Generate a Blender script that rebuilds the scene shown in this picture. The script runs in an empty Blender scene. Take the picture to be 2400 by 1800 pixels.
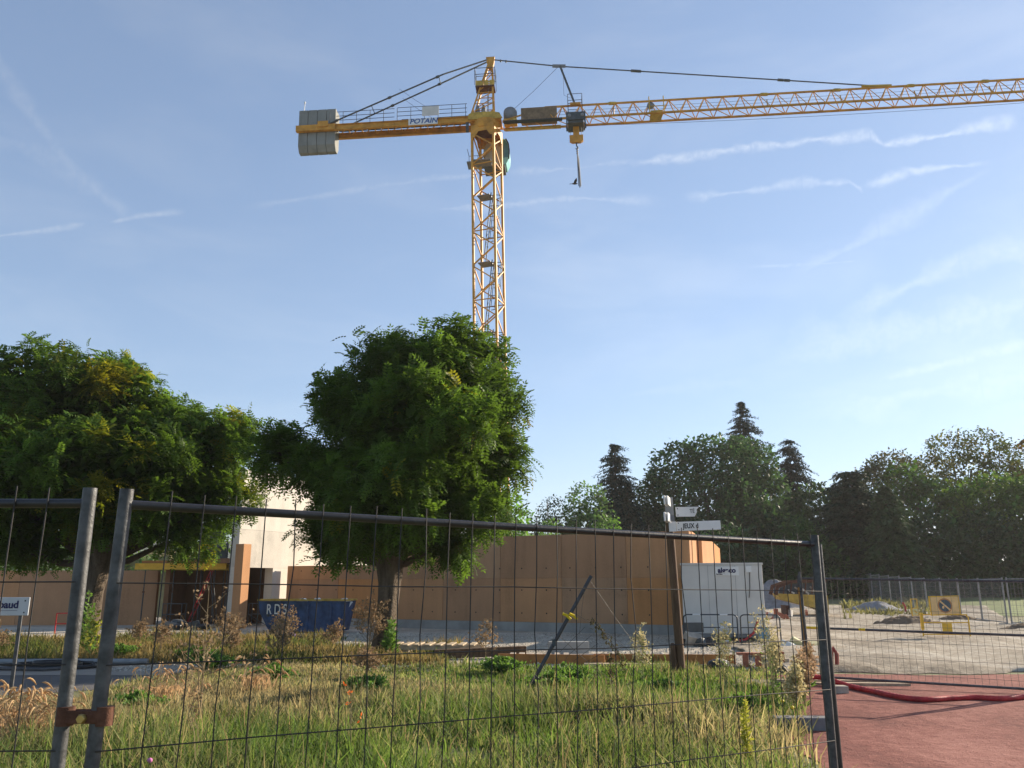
import bpy, math, random
import numpy as np
from mathutils import Vector, Matrix, Euler
R = math.radians
scene = bpy.context.scene
col = scene.collection
random.seed(7)

# ------------------------------------------------------------------ camera
PITCH = R(13.6); F = 1970.0; EYE = 1.6
cd = bpy.data.cameras.new('camera'); cam = bpy.data.objects.new('camera', cd); col.objects.link(cam)
cam.location = (0, 0, EYE); cam.rotation_euler = (R(90) + PITCH, 0, 0)
cd.sensor_width = 36.0; cd.lens = F / 2400 * 36.0; cd.clip_start = 0.05; cd.clip_end = 4000
scene.camera = cam
CP, SP = math.cos(PITCH), math.sin(PITCH)
def P(x, y, Y):
    """point seen at photograph pixel (x, y) standing at the distance Y ahead of the viewer"""
    u, v = (x - 1200) / F, (900 - y) / F
    t = Y / (CP - v * SP)
    return Vector((u * t, Y, EYE + t * (SP + v * CP)))
def G(x, y, z=0.0):
    u, v = (x - 1200) / F, (900 - y) / F
    t = (z - EYE) / (SP + v * CP)
    return Vector((u * t, t * (CP - v * SP), z))

# ------------------------------------------------------------------ sun, sky, exposure
SUN_AZ, SUN_EL = R(57), R(21)
w = bpy.data.worlds.new('World'); scene.world = w; w.use_nodes = True
nt = w.node_tree; nt.nodes.clear()
def N(tree, t, **kw):
    n = tree.nodes.new(t)
    for k, v in kw.items():
        if k == 'inp':
            for i, val in v.items(): n.inputs[i].default_value = val
        else: setattr(n, k, v)
    return n
def M(tree, op, a, b=None, c=None, clamp=False):
    n = tree.nodes.new('ShaderNodeMath'); n.operation = op; n.use_clamp = clamp
    for i, v in enumerate((a, b, c)):
        if v is None: continue
        if isinstance(v, (int, float)): n.inputs[i].default_value = v
        else: tree.links.new(v, n.inputs[i])
    return n.outputs[0]
def smooth(tree, val, lo, hi, a=0.0, b=1.0):
    n = N(tree, 'ShaderNodeMapRange', interpolation_type='SMOOTHSTEP')
    tree.links.new(val, n.inputs['Value'])
    for k, v in (('From Min', lo), ('From Max', hi), ('To Min', a), ('To Max', b)): n.inputs[k].default_value = v
    return n.outputs[0]
sky = N(nt, 'ShaderNodeTexSky', sky_type='NISHITA', sun_disc=False)
sky.sun_elevation = SUN_EL; sky.sun_rotation = SUN_AZ
sky.altitude = 200; sky.air_density = 1.0; sky.dust_density = .25; sky.ozone_density = 6.0
tc = N(nt, 'ShaderNodeTexCoord'); sx = N(nt, 'ShaderNodeSeparateXYZ')
nt.links.new(tc.outputs['Generated'], sx.inputs[0])
az = M(nt, 'ARCTAN2', sx.outputs[0], sx.outputs[1]); el = M(nt, 'ARCSINE', sx.outputs[2])
ae = N(nt, 'ShaderNodeCombineXYZ'); nt.links.new(az, ae.inputs[0]); nt.links.new(el, ae.inputs[1])
def wnoise(scale, detail, rough, sxyz=(1, 1, 1), rot=0.0, dist=0.0):
    mp = N(nt, 'ShaderNodeMapping'); mp.inputs['Scale'].default_value = sxyz; mp.inputs['Rotation'].default_value = (0, 0, rot)
    nt.links.new(ae.outputs[0], mp.inputs[0])
    n = N(nt, 'ShaderNodeTexNoise', inp={'Scale': scale, 'Detail': detail, 'Roughness': rough, 'Distortion': dist})
    nt.links.new(mp.outputs[0], n.inputs['Vector']); return n.outputs['Fac']
def azel(x, y):
    d = (P(x, y, 100) - Vector((0, 0, EYE))).normalized()
    return math.atan2(d.x, d.y), math.asin(d.z)
puff = wnoise(85, 6, .66); puff2 = wnoise(16, 3, .55); wob = wnoise(26, 4, .6)
def trail(pts, width, strength, amp=0.0, soft=.5, puffy=.6, tail=.12):
    """a vapour trail: a bent ribbon in sky angles"""
    tot = None
    for (x0, y0), (x1, y1) in zip(pts[:-1], pts[1:]):
        a0, e0 = azel(x0, y0); a1, e1 = azel(x1, y1)
        s = M(nt, 'DIVIDE', M(nt, 'SUBTRACT', az, a0), a1 - a0)
        line = M(nt, 'MULTIPLY_ADD', s, e1 - e0, e0)
        line = M(nt, 'ADD', line, M(nt, 'MULTIPLY', M(nt, 'SUBTRACT', wob, .5), amp))
        dist = M(nt, 'DIVIDE', M(nt, 'ABSOLUTE', M(nt, 'SUBTRACT', el, line)), M(nt, 'MULTIPLY_ADD', smooth(nt, puff2, .35, .68), 1.1, .35))
        band = smooth(nt, dist, 0.0, width, 1.0, 0.0)
        f0 = tail if (x0, y0) == pts[0] else .02
        f1 = tail if (x1, y1) == pts[-1] else .02
        fade = M(nt, 'MULTIPLY', smooth(nt, s, -f0, f0), smooth(nt, s, 1 - f1, 1 + f1, 1.0, 0.0))
        b = M(nt, 'MULTIPLY', band, fade)
        tot = b if tot is None else M(nt, 'MAXIMUM', tot, b)
    pf = smooth(nt, puff, .5 - soft * .35, .5 + soft * .3)
    pf = M(nt, 'MULTIPLY_ADD', pf, puffy, 1 - puffy)
    return M(nt, 'MULTIPLY', M(nt, 'MULTIPLY', tot, pf), strength)
trails = [
    trail([(1490, 382), (1760, 345), (2040, 312), (2070, 338), (2210, 318), (2370, 284)], .0080, .55, .010),
    trail([(1620, 462), (1880, 428), (1990, 428), (2020, 446)], .0075, .36, .010),
    trail([(2040, 432), (2130, 400), (2290, 384)], .0075, .52, .008, tail=.3),
    trail([(1200, 404), (1500, 376)], .006, .28, .01), trail([(620, 478), (860, 440), (1010, 418), (1120, 412)], .006, .26, .006, tail=.3),
    trail([(1040, 490), (1330, 464), (1520, 468)], .008, .36, .008, tail=.25),
    trail([(-60, 560), (100, 540), (195, 525)], .0045, .42, .003, tail=.2), trail([(262, 520), (330, 506), (420, 498)], .0045, .42, .003, tail=.2),
    trail([(-30, 110), (80, 270), (190, 420), (300, 500)], .016, .22, .012, tail=.25), trail([(-80, 300), (100, 360), (280, 480)], .018, .18, .012, tail=.3),
    trail([(1860, 640), (2060, 545), (2280, 420)], .016, .22, .010, puffy=.45, tail=.3), trail([(1760, 625), (1940, 617), (2010, 612)], .0035, .26, .002, tail=.3),
    trail([(2000, 730), (2250, 610), (2440, 575)], .02, .26, .012, puffy=.5, tail=.35), trail([(2060, 890), (2260, 840), (2480, 785)], .013, .3, .008, puffy=.5, tail=.4),
    trail([(1850, 830), (2200, 760), (2480, 690)], .045, .24, .02, puffy=.5, tail=.4), trail([(1950, 960), (2300, 890), (2480, 850)], .03, .2, .012, puffy=.5, tail=.4),
    trail([(1480, 925), (1640, 900), (1760, 895)], .016, .10, .006, puffy=.4, tail=.4), trail([(1340, 660), (1480, 652), (1620, 640)], .005, .13, .003, tail=.3),
]
tot = trails[0]
for t_ in trails[1:]: tot = M(nt, 'MAXIMUM', tot, t_)
veil = M(nt, 'MULTIPLY', smooth(nt, wnoise(3.0, 4, .55, (1, 3.2, 1), R(-18), .4), .42, .78), .22)
veil = M(nt, 'MULTIPLY', veil, smooth(nt, el, .0, .25))
tot = M(nt, 'MAXIMUM', tot, veil)
# vapour shines with the light of the sky round it, a little whiter and brighter
gam = N(nt, 'ShaderNodeGamma', inp={'Gamma': .67}); nt.links.new(sky.outputs[0], gam.inputs['Color'])
adj = N(nt, 'ShaderNodeHueSaturation', inp={'Saturation': .89, 'Value': .98, 'Hue': .503}); nt.links.new(gam.outputs[0], adj.inputs['Color'])
hsv = N(nt, 'ShaderNodeHueSaturation', inp={'Saturation': .38, 'Value': 1.22}); nt.links.new(gam.outputs[0], hsv.inputs['Color'])
mix = N(nt, 'ShaderNodeMixRGB'); nt.links.new(tot, mix.inputs[0]); nt.links.new(adj.outputs[0], mix.inputs[1]); nt.links.new(hsv.outputs[0], mix.inputs[2])
bg = N(nt, 'ShaderNodeBackground', inp={'Strength': .15}); nt.links.new(mix.outputs[0], bg.inputs[0])
out = N(nt, 'ShaderNodeOutputWorld'); nt.links.new(bg.outputs[0], out.inputs[0])
sd = bpy.data.lights.new('sun', 'SUN'); sd.energy = 5.0; sd.angle = R(.53); sd.color = (1.0, .86, .68)
sun = bpy.data.objects.new('sun', sd); col.objects.link(sun)
sdir = Vector((math.sin(SUN_AZ) * math.cos(SUN_EL), math.cos(SUN_AZ) * math.cos(SUN_EL), math.sin(SUN_EL)))
sun.rotation_euler = (-sdir).to_track_quat('-Z', 'Y').to_euler(); sun.location = (40, 30, 40)
vs = scene.view_settings; vs.view_transform = 'Standard'; vs.look = 'None'; vs.gamma = 1.0; vs.exposure = 1.05; vs.use_curve_mapping = False
scene.cycles.max_bounces = 6; scene.cycles.transparent_max_bounces = 8; scene.cycles.use_denoising = True

# ------------------------------------------------------------------ materials
def mat(name, c, rough=.8, metal=0.0, var=.15, scale=6.0, bump=0.0, bscale=None, c2=None, streak=None, spec=.3, trans=0.0, tint=False, detail=5, coord='Object', dist=.02):
    m = bpy.data.materials.new(name); m.use_nodes = True
    t = m.node_tree; b = t.nodes['Principled BSDF']
    b.inputs['Roughness'].default_value = rough; b.inputs['Metallic'].default_value = metal
    b.inputs['Specular IOR Level'].default_value = spec
    tc = N(t, 'ShaderNodeTexCoord'); vec = tc.outputs[coord]
    if streak:
        mp = N(t, 'ShaderNodeMapping'); mp.inputs['Scale'].default_value = streak; t.links.new(vec, mp.inputs[0]); vec = mp.outputs[0]
    n = N(t, 'ShaderNodeTexNoise', inp={'Scale': scale, 'Detail': detail, 'Roughness': .6}); t.links.new(vec, n.inputs['Vector'])
    r = N(t, 'ShaderNodeValToRGB'); t.links.new(n.outputs['Fac'], r.inputs[0])
    lo = tuple(x * (1 - var) for x in c); hi = c2 if c2 else tuple(min(1, x * (1 + var)) for x in c)
    r.color_ramp.elements[0].position = .32; r.color_ramp.elements[1].position = .68
    r.color_ramp.elements[0].color = lo + (1,); r.color_ramp.elements[1].color = hi + (1,)
    colr = r.outputs[0]
    if tint:
        a = N(t, 'ShaderNodeAttribute', attribute_name='tint')
        mx = N(t, 'ShaderNodeMixRGB', blend_type='MULTIPLY'); mx.inputs[0].default_value = 1
        t.links.new(colr, mx.inputs[1]); t.links.new(a.outputs['Color'], mx.inputs[2]); colr = mx.outputs[0]
    t.links.new(colr, b.inputs['Base Color'])
    if bump:
        n2 = N(t, 'ShaderNodeTexNoise', inp={'Scale': bscale or scale * 4, 'Detail': 6, 'Roughness': .65})
        t.links.new(tc.outputs[coord], n2.inputs['Vector'])
        bp = N(t, 'ShaderNodeBump', inp={'Strength': bump, 'Distance': dist}); t.links.new(n2.outputs['Fac'], bp.inputs['Height'])
        t.links.new(bp.outputs[0], b.inputs['Normal'])
    if trans:
        o = t.nodes['Material Output']; tr = N(t, 'ShaderNodeBsdfTranslucent'); ms = N(t, 'ShaderNodeMixShader'); ms.inputs[0].default_value = trans
        hs = N(t, 'ShaderNodeHueSaturation', inp={'Hue': .485, 'Saturation': 1.05, 'Value': 1.8}); t.links.new(colr, hs.inputs['Color']); t.links.new(hs.outputs[0], tr.inputs[0])
        t.links.new(b.outputs[0], ms.inputs[1]); t.links.new(tr.outputs[0], ms.inputs[2]); t.links.new(ms.outputs[0], o.inputs[0])
    return m
GALV = mat('galvanised_steel', (.066, .068, .07), .5, .3, .5, 22, .2, 70, spec=.5)
RAILD = mat('dark_rail_steel', (.032, .031, .033), .38, .3, .3, 9, .1, 60, spec=.5)
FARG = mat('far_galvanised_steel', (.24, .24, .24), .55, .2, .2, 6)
GALVD = mat('dull_galvanised_steel', (.085, .085, .088), .55, .3, .35, 7, .2, 50)
WIRE = mat('fence_wire', (.045, .042, .04), .55, .5, .3, 12)
RUST = mat('rusty_steel', (.115, .052, .032), .85, .2, .5, 18, .4, 60)
BRASS = mat('brass_bolt', (.42, .30, .10), .4, .8, .2, 30)
YEL = mat('crane_yellow_paint', (.55, .265, .036), .55, 0, .3, 1.6, .05, 12)
YELD = mat('worn_yellow_paint', (.50, .33, .06), .6, 0, .3, 3, .1, 20)
ORNG = mat('safety_yellow_paint', (.72, .42, .04), .5, 0, .15, 5)
DGREY = mat('dark_grey_paint', (.075, .085, .09), .5, .2, .25, 4, .1, 20)
MGREY = mat('mid_grey_paint', (.20, .205, .21), .55, .2, .2, 4)
RAILB = mat('dark_blue_grey_rail', (.045, .055, .07), .5, .3, .2, 6)
def concrete(name, c, stain=.3, scale=.45, pale=1.18, bump=.2):
    """cast concrete: cloudy patches, runs down the face and small pits"""
    m = bpy.data.materials.new(name); m.use_nodes = True; t = m.node_tree; b = t.nodes['Principled BSDF']; b.inputs['Roughness'].default_value = .88; b.inputs['Specular IOR Level'].default_value = .2
    tc = N(t, 'ShaderNodeTexCoord'); v = tc.outputs['Object']
    def nz(sc, st, det, dist=0.0):
        mp = N(t, 'ShaderNodeMapping'); mp.inputs['Scale'].default_value = st; t.links.new(v, mp.inputs[0])
        n = N(t, 'ShaderNodeTexNoise', inp={'Scale': sc, 'Detail': det, 'Roughness': .62, 'Distortion': dist}); t.links.new(mp.outputs[0], n.inputs['Vector']); return n.outputs['Fac']
    cloud = nz(scale, (1, 1, .8), 6, .5); run = nz(2.2, (1, 1, .07), 5); fine = nz(14, (1, 1, 1), 6)
    f = M(t, 'ADD', M(t, 'ADD', M(t, 'MULTIPLY', cloud, .5), M(t, 'MULTIPLY', run, .32)), M(t, 'MULTIPLY', fine, .18))
    r = N(t, 'ShaderNodeValToRGB'); t.links.new(f, r.inputs[0]); e = r.color_ramp.elements; e[0].position = .36; e[0].color = tuple(x * (1 - stain) for x in c) + (1,); e[1].position = .62; e[1].color = tuple(min(1, x * pale) for x in c) + (1,); k = e.new(.48); k.color = c + (1,)
    t.links.new(r.outputs[0], b.inputs['Base Color']); bp = N(t, 'ShaderNodeBump', inp={'Strength': bump, 'Distance': .02}); t.links.new(fine, bp.inputs['Height']); t.links.new(bp.outputs[0], b.inputs['Normal'])
    return m
TERRA = concrete('terracotta_concrete', (.47, .245, .118)); TERRA2 = concrete('terracotta_concrete_brown', (.40, .22, .118), .28); TERRA3 = concrete('terracotta_concrete_vivid', (.49, .23, .088), .25); TERRA4 = concrete('terracotta_concrete_stained', (.41, .24, .135), .42, .7)
DARKH = mat('tie_hole_dark', (.05, .035, .025), .95)
PLINTH = mat('grey_plinth_concrete', (.30, .30, .285), .92, 0, .18, 1.4, .25, 12)
CWT = concrete('counterweight_concrete', (.23, .235, .22), .3, .9)
WHITEC = concrete('pale_cast_concrete', (.60, .555, .48), .18, .6, 1.1); WHITEC2 = concrete('pale_cast_concrete_damp', (.54, .50, .43), .26, .8, 1.15)
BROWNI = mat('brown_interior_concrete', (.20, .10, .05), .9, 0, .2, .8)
BLUE = mat('blue_skip_paint', (.032, .070, .165), .6, 0, .45, 2.5, .2, 14)
WHITEP = mat('white_paint', (.74, .74, .72), .5, 0, .06, 3)
CABIN = mat('cabin_grey_sheet', (.61, .59, .55), .5, 0, .08, 1.2, .04, 5)
BLACK = mat('black_plastic', (.018, .018, .02), .4, 0, .3, 8)
NAVY = mat('navy_ink', (.012, .012, .075), .5, 0, .05, 5)
INK = mat('black_ink', (.012, .012, .013), .5, 0, .05, 5)
BLUEINK = mat('blue_ink', (.02, .09, .30), .5, 0, .05, 5)
REDP = mat('red_plastic', (.42, .03, .032), .58, 0, .35, 7, .2, 40)
WOOD = mat('weathered_post_wood', (.115, .066, .036), .85, 0, .45, 9, .5, 40, streak=(1, 1, .12))
WOODL = mat('pale_timber', (.44, .35, .24), .85, 0, .25, 5, .3, 30, streak=(1, 1, 1))
WOODG = mat('grey_timber', (.36, .31, .25), .9, 0, .3, 5, .3, 30)
PLYO = mat('orange_formwork_board', (.36, .15, .04), .6, 0, .25, 4, .1, 20)
BRICK = mat('hollow_brick', (.36, .13, .075), .9, 0, .25, 10, .2, 30)
BARK = mat('furrowed_bark', (.12, .092, .066), .95, 0, .5, 7, 1.0, 16, streak=(1, 1, .16), dist=.08)
BARKD = mat('dark_bark', (.07, .052, .04), .95, 0, .4, 6, .6, 18)
LEAF = mat('locust_leaf', (.058, .112, .016), .55, 0, .2, 1.5, trans=.45, tint=True, spec=.15)
LEAFB = mat('far_leaf', (.032, .062, .021), .6, 0, .2, .5, trans=.28, tint=True, spec=.25)
NEEDLE = mat('conifer_needle', (.015, .036, .024), .7, 0, .25, .8, trans=.1, tint=True, spec=.2)
GRASSM = mat('grass_blade', (.16, .17, .055), .7, 0, .15, 2, trans=.4, tint=True, spec=.2)
DRY = mat('dry_stem', (.25, .19, .11), .85, 0, .3, 8, trans=.2, tint=False)
DRYH = mat('dry_seed_head', (.23, .165, .09), .9, 0, .35, 9, trans=.25)
WEEDG = mat('weed_green_leaf', (.085, .17, .03), .6, 0, .25, 4, trans=.4, spec=.3)
WEEDY = mat('weed_yellow_leaf', (.27, .29, .045), .6, 0, .3, 5, trans=.4, spec=.3)
STONE = mat('gravel_stone', (.36, .34, .30), .9, 0, .25, 2, .1, tint=True)
PALE = mat('pale_rubble', (.62, .59, .53), .9, 0, .15, 4)
GLASS = mat('cab_glass', (.05, .16, .17), .12, 0, .2, 2, spec=.6)
TEAL = mat('cab_teal_panel', (.22, .50, .48), .35, 0, .15, 2)
BEIGE = mat('cab_beige_panel', (.42, .37, .28), .6, 0, .15, 3)
SIGNF = mat('faded_orange_sign', (.72, .48, .22), .6, 0, .12, 5)
SIGNB = mat('faded_dark_blue_sign', (.075, .10, .12), .6, 0, .2, 6)
SIGNR = mat('faded_red_sign', (.46, .20, .07), .6, 0, .2, 6)
YTAPE = mat('yellow_tape', (.72, .52, .02), .5, 0, .15, 10)
PURP = mat('mauve_rag', (.20, .13, .25), .8, 0, .3, 10)
HILLM = mat('wooded_hill', (.05, .075, .04), .95, 0, .4, .05, .6, .12, dist=4.0)

# ------------------------------------------------------------------ mesh helpers
class MB:
    def __init__(s): s.v = []; s.f = []; s.sm = []
    def add(s, vs, fs, smooth=False):
        o = len(s.v); s.v += [tuple(v) for v in vs]
        for f in fs: s.f.append(tuple(i + o for i in f)); s.sm.append(smooth)
        return s
    def box(s, c, size, rot=None, taper=(1, 1)):
        hx, hy, hz = size[0] / 2, size[1] / 2, size[2] / 2; tx, ty = taper
        pts = [(-hx, -hy, -hz), (hx, -hy, -hz), (hx, hy, -hz), (-hx, hy, -hz), (-hx * tx, -hy * ty, hz), (hx * tx, -hy * ty, hz), (hx * tx, hy * ty, hz), (-hx * tx, hy * ty, hz)]
        c = Vector(c); m = Euler(rot).to_matrix() if rot is not None else None
        vs = [c + (m @ Vector(p) if m else Vector(p)) for p in pts]
        return s.add(vs, [(0, 3, 2, 1), (4, 5, 6, 7), (0, 1, 5, 4), (1, 2, 6, 5), (2, 3, 7, 6), (3, 0, 4, 7)])
    def bbox(s, a, b): return s.box([(a[i] + b[i]) / 2 for i in range(3)], [abs(b[i] - a[i]) for i in range(3)])
    def bar(s, a, b, w, h=None, up=(0, 0, 1)):
        """square-section bar"""
        a, b = Vector(a), Vector(b); d = (b - a).normalized(); up = Vector(up)
        if abs(d.dot(up)) > .98: up = Vector((1, 0, 0))
        x = d.cross(up).normalized(); z = x.cross(d); h = h or w
        q = [(-w / 2, -h / 2), (w / 2, -h / 2), (w / 2, h / 2), (-w / 2, h / 2)]
        vs = [p + x * i + z * j for p in (a, b) for i, j in q]
        return s.add(vs, [(3, 2, 1, 0), (4, 5, 6, 7), (0, 1, 5, 4), (1, 2, 6, 5), (2, 3, 7, 6), (3, 0, 4, 7)])
    def tube(s, pts, r, n=8, cap=True, smooth=True):
        pts = [Vector(p) for p in pts]; k = len(pts); rs = r if isinstance(r, (list, tuple)) else [r] * k
        x = None; vs = []
        for i, p in enumerate(pts):
            d = (pts[min(i + 1, k - 1)] - pts[max(i - 1, 0)]).normalized()
            if x is None:
                u = Vector((0, 0, 1)) if abs(d.z) < .9 else Vector((1, 0, 0)); x = d.cross(u).normalized()
            else: x = (x - d * x.dot(d)).normalized()
            y = d.cross(x)
            for j in range(n):
                a = 2 * math.pi * j / n; vs.append(p + (x * math.cos(a) + y * math.sin(a)) * rs[i])
        fs = [(i * n + j, i * n + (j + 1) % n, (i + 1) * n + (j + 1) % n, (i + 1) * n + j) for i in range(k - 1) for j in range(n)]
        s.add(vs, fs, smooth)
        if cap: s.add(vs[:n], [tuple(range(n))[::-1]]); s.add(vs[-n:], [tuple(range(n))])
        return s
    def rod(s, a, b, r, n=6): return s.tube([a, b], r, n)
    def prism(s, poly, y0, y1, ax='y'):
        n = len(poly)
        def m(p, t): return (p[0], t, p[1]) if ax == 'y' else ((t, p[0], p[1]) if ax == 'x' else (p[0], p[1], t))
        vs = [m(p, y0) for p in poly] + [m(p, y1) for p in poly]
        return s.add(vs, [tuple(range(n)), tuple(range(n, 2 * n))[::-1]] + [(i, i + n, (i + 1) % n + n, (i + 1) % n) for i in range(n)])
    def lathe(s, c, prof, n=16, ax='z'):
        vs = []; c = Vector(c)
        for r, h in prof:
            for j in range(n):
                a = 2 * math.pi * j / n; p = (r * math.cos(a), r * math.sin(a), h)
                if ax == 'y': p = (p[0], p[2], p[1])
                if ax == 'x': p = (p[2], p[0], p[1])
                vs.append(c + Vector(p))
        k = len(prof)
        s.add(vs, [(i * n + j, i * n + (j + 1) % n, (i + 1) * n + (j + 1) % n, (i + 1) * n + j) for i in range(k - 1) for j in range(n)], True)
        return s.add(vs[:n], [tuple(range(n))[::-1]]).add(vs[-n:], [tuple(range(n))])
    def build(s, name, m, parent=None, kind=None, label=None, bevel=0):
        me = bpy.data.meshes.new(name); me.from_pydata(s.v, [], s.f)
        me.polygons.foreach_set('use_smooth', s.sm); me.materials.append(m); me.update()
        o = bpy.data.objects.new(name, me); col.objects.link(o)
        if parent: o.parent = parent
        if kind: o['kind'] = kind
        if label: o['label'] = label
        if bevel:
            bm = o.modifiers.new('bevel', 'BEVEL'); bm.width = bevel; bm.segments = 2; bm.limit_method = 'ANGLE'
        return o
def thing(name, label, cat, loc=(0, 0, 0), rz=0.0, group=None, rot=None):
    o = bpy.data.objects.new(name, None); col.objects.link(o); o.location = loc
    o.rotation_euler = rot if rot is not None else (0, 0, rz); o.empty_display_size = .2
    return tag(o, label, cat, group)
def tag(o, label, cat=None, group=None, kind=None):
    o['label'] = label
    if cat: o['category'] = cat
    if group: o['group'] = group
    if kind: o['kind'] = kind
    return o
def struct(o, label=None):
    o['kind'] = 'structure'
    if label: o['label'] = label
    return o
def copy_tree(o, parent=None):
    c = o.copy(); col.objects.link(c); c.parent = parent
    for ch in list(o.children): copy_tree(ch, c)
    return c
def text(body, size, m, parent, loc, rot=(R(90), 0, 0), name='lettering', bold=0.0, shear=0.0, sx=1.0, ex=.004, align='CENTER'):
    c = bpy.data.curves.new(name, 'FONT'); c.body = body; c.size = size; c.align_x = align; c.align_y = 'CENTER'; c.offset = bold; c.shear = shear; c.extrude = ex
    tmp = bpy.data.objects.new(name, c); col.objects.link(tmp); bpy.context.view_layer.update()
    me = bpy.data.meshes.new_from_object(tmp.evaluated_get(bpy.context.evaluated_depsgraph_get())); me.name = name; bpy.data.objects.remove(tmp); bpy.data.curves.remove(c)
    me.materials.clear(); me.materials.append(m); o = bpy.data.objects.new(name, me); col.objects.link(o); o.parent = parent; o.location = loc; o.rotation_euler = rot; o.scale = (sx, 1, 1)
    return o
def arrays(name, V, Q, m, parent=None, tint=None, kind=None, smooth=False):
    """one mesh from numpy arrays of vertices and quads"""
    me = bpy.data.meshes.new(name); nv, nq = len(V), len(Q)
    me.vertices.add(nv); me.vertices.foreach_set('co', np.asarray(V, np.float32).ravel())
    me.loops.add(nq * 4); me.loops.foreach_set('vertex_index', np.asarray(Q, np.int32).ravel())
    me.polygons.add(nq); me.polygons.foreach_set('loop_start', np.arange(nq, dtype=np.int32) * 4)
    me.polygons.foreach_set('loop_total', np.full(nq, 4, np.int32))
    if smooth: me.polygons.foreach_set('use_smooth', np.ones(nq, bool))
    me.update(calc_edges=True)
    if tint is not None:
        a = me.color_attributes.new('tint', 'FLOAT_COLOR', 'POINT'); t = np.ones((nv, 4), np.float32); t[:, :3] = tint; a.data.foreach_set('color', t.ravel())
    me.materials.append(m); o = bpy.data.objects.new(name, me); col.objects.link(o)
    if parent: o.parent = parent
    if kind: o['kind'] = kind
    return o
def sstep(x, a, b):
    t = min(1, max(0, (x - a) / (b - a))); return t * t * (3 - 2 * t)
def gz(x, y):
    """height of the ground"""
    return 1.25 * sstep(y, 38, 95) + max(0, y - 95) * .012
def norm(a): return a / np.maximum(np.linalg.norm(a, axis=-1, keepdims=True), 1e-9)

def ground_mat(name, dark, mid, pale, patch=.35, clod=3.0, peb=24.0, bump=1.0, dist=.05, pebble=.35, streak=None):
    """bare ground: broad patches, clods and bright pebbles, all with relief"""
    m = bpy.data.materials.new(name); m.use_nodes = True; t = m.node_tree; b = t.nodes['Principled BSDF']; b.inputs['Roughness'].default_value = .95; b.inputs['Specular IOR Level'].default_value = .15
    tc = N(t, 'ShaderNodeTexCoord'); vec = tc.outputs['Object']; v2 = vec
    if streak:
        mp = N(t, 'ShaderNodeMapping'); mp.inputs['Scale'].default_value = streak; mp.inputs['Rotation'].default_value = (0, 0, R(24)); t.links.new(vec, mp.inputs[0]); v2 = mp.outputs[0]
    n1 = N(t, 'ShaderNodeTexNoise', inp={'Scale': patch, 'Detail': 5, 'Roughness': .6, 'Distortion': .6}); t.links.new(v2, n1.inputs['Vector'])
    n2 = N(t, 'ShaderNodeTexNoise', inp={'Scale': clod, 'Detail': 8, 'Roughness': .72}); t.links.new(vec, n2.inputs['Vector'])
    vo = N(t, 'ShaderNodeTexVoronoi', inp={'Scale': peb, 'Randomness': 1.0}); t.links.new(vec, vo.inputs['Vector'])
    f = M(t, 'ADD', M(t, 'MULTIPLY', n1.outputs['Fac'], .55), M(t, 'MULTIPLY', n2.outputs['Fac'], .45))
    r = N(t, 'ShaderNodeValToRGB'); t.links.new(f, r.inputs[0]); e = r.color_ramp.elements; e[0].position = .36; e[0].color = dark + (1,); e[1].position = .64; e[1].color = pale + (1,); k = e.new(.5); k.color = mid + (1,)
    pm = smooth(t, vo.outputs['Distance'], .12, .32, 1.0, 0.0); sel = smooth(t, n2.outputs['Fac'], .5, .62); pf = M(t, 'MULTIPLY', M(t, 'MULTIPLY', pm, sel), pebble)
    mx = N(t, 'ShaderNodeMixRGB'); t.links.new(pf, mx.inputs[0]); t.links.new(r.outputs[0], mx.inputs[1]); mx.inputs[2].default_value = tuple(min(1, c * 1.35) for c in pale) + (1,)
    t.links.new(mx.outputs[0], b.inputs['Base Color'])
    h = M(t, 'ADD', M(t, 'MULTIPLY', n2.outputs['Fac'], 1.4), M(t, 'MULTIPLY', pm, .25)); bp = N(t, 'ShaderNodeBump', inp={'Strength': bump, 'Distance': dist}); t.links.new(h, bp.inputs['Height']); t.links.new(bp.outputs[0], b.inputs['Normal'])
    return m
ORD = 'first second third fourth fifth sixth seventh eighth ninth tenth eleventh'.split()
# ------------------------------------------------------------------ ground and surfaces
def vnoise(x, y, s=1.0, seed=0):
    k = seed * 1.7
    return (math.sin(x * s * 1.3 + 1.1 * math.sin(y * s * .9 + k) + k) + math.sin(y * s * 1.7 + 1.3 * math.sin(x * s * .7 + 2 * k) + 3 * k) + .5 * math.sin((x + y) * s * 2.9 + k)) / 2.5
def axis(vals):
    r = []
    for a, b, st in vals:
        n = max(1, int(round((b - a) / st))); r += [a + (b - a) * i / n for i in range(n)]
    return r + [vals[-1][1]]
def grid(name, xs, ys, f, m):
    V = [(x, y, f(x, y)) for y in ys for x in xs]; nx = len(xs)
    Q = [(j * nx + i, j * nx + i + 1, (j + 1) * nx + i + 1, (j + 1) * nx + i) for j in range(len(ys) - 1) for i in range(nx - 1)]
    return arrays(name, np.array(V), np.array(Q), m, smooth=True)
SOIL = mat('dry_soil', (.20, .165, .10), .95, 0, .3, 1.5, .5, 22, c2=(.17, .18, .07))
ys_ = axis([(-60, 36, 4), (36, 100, 2), (100, 300, 20), (300, 3000, 300)])
xs_ = axis([(-2500, -200, 230), (-200, -40, 20), (-40, 60, 5), (60, 200, 20), (200, 2500, 230)])
struct(grid('ground', xs_, ys_, gz, SOIL))
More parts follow.
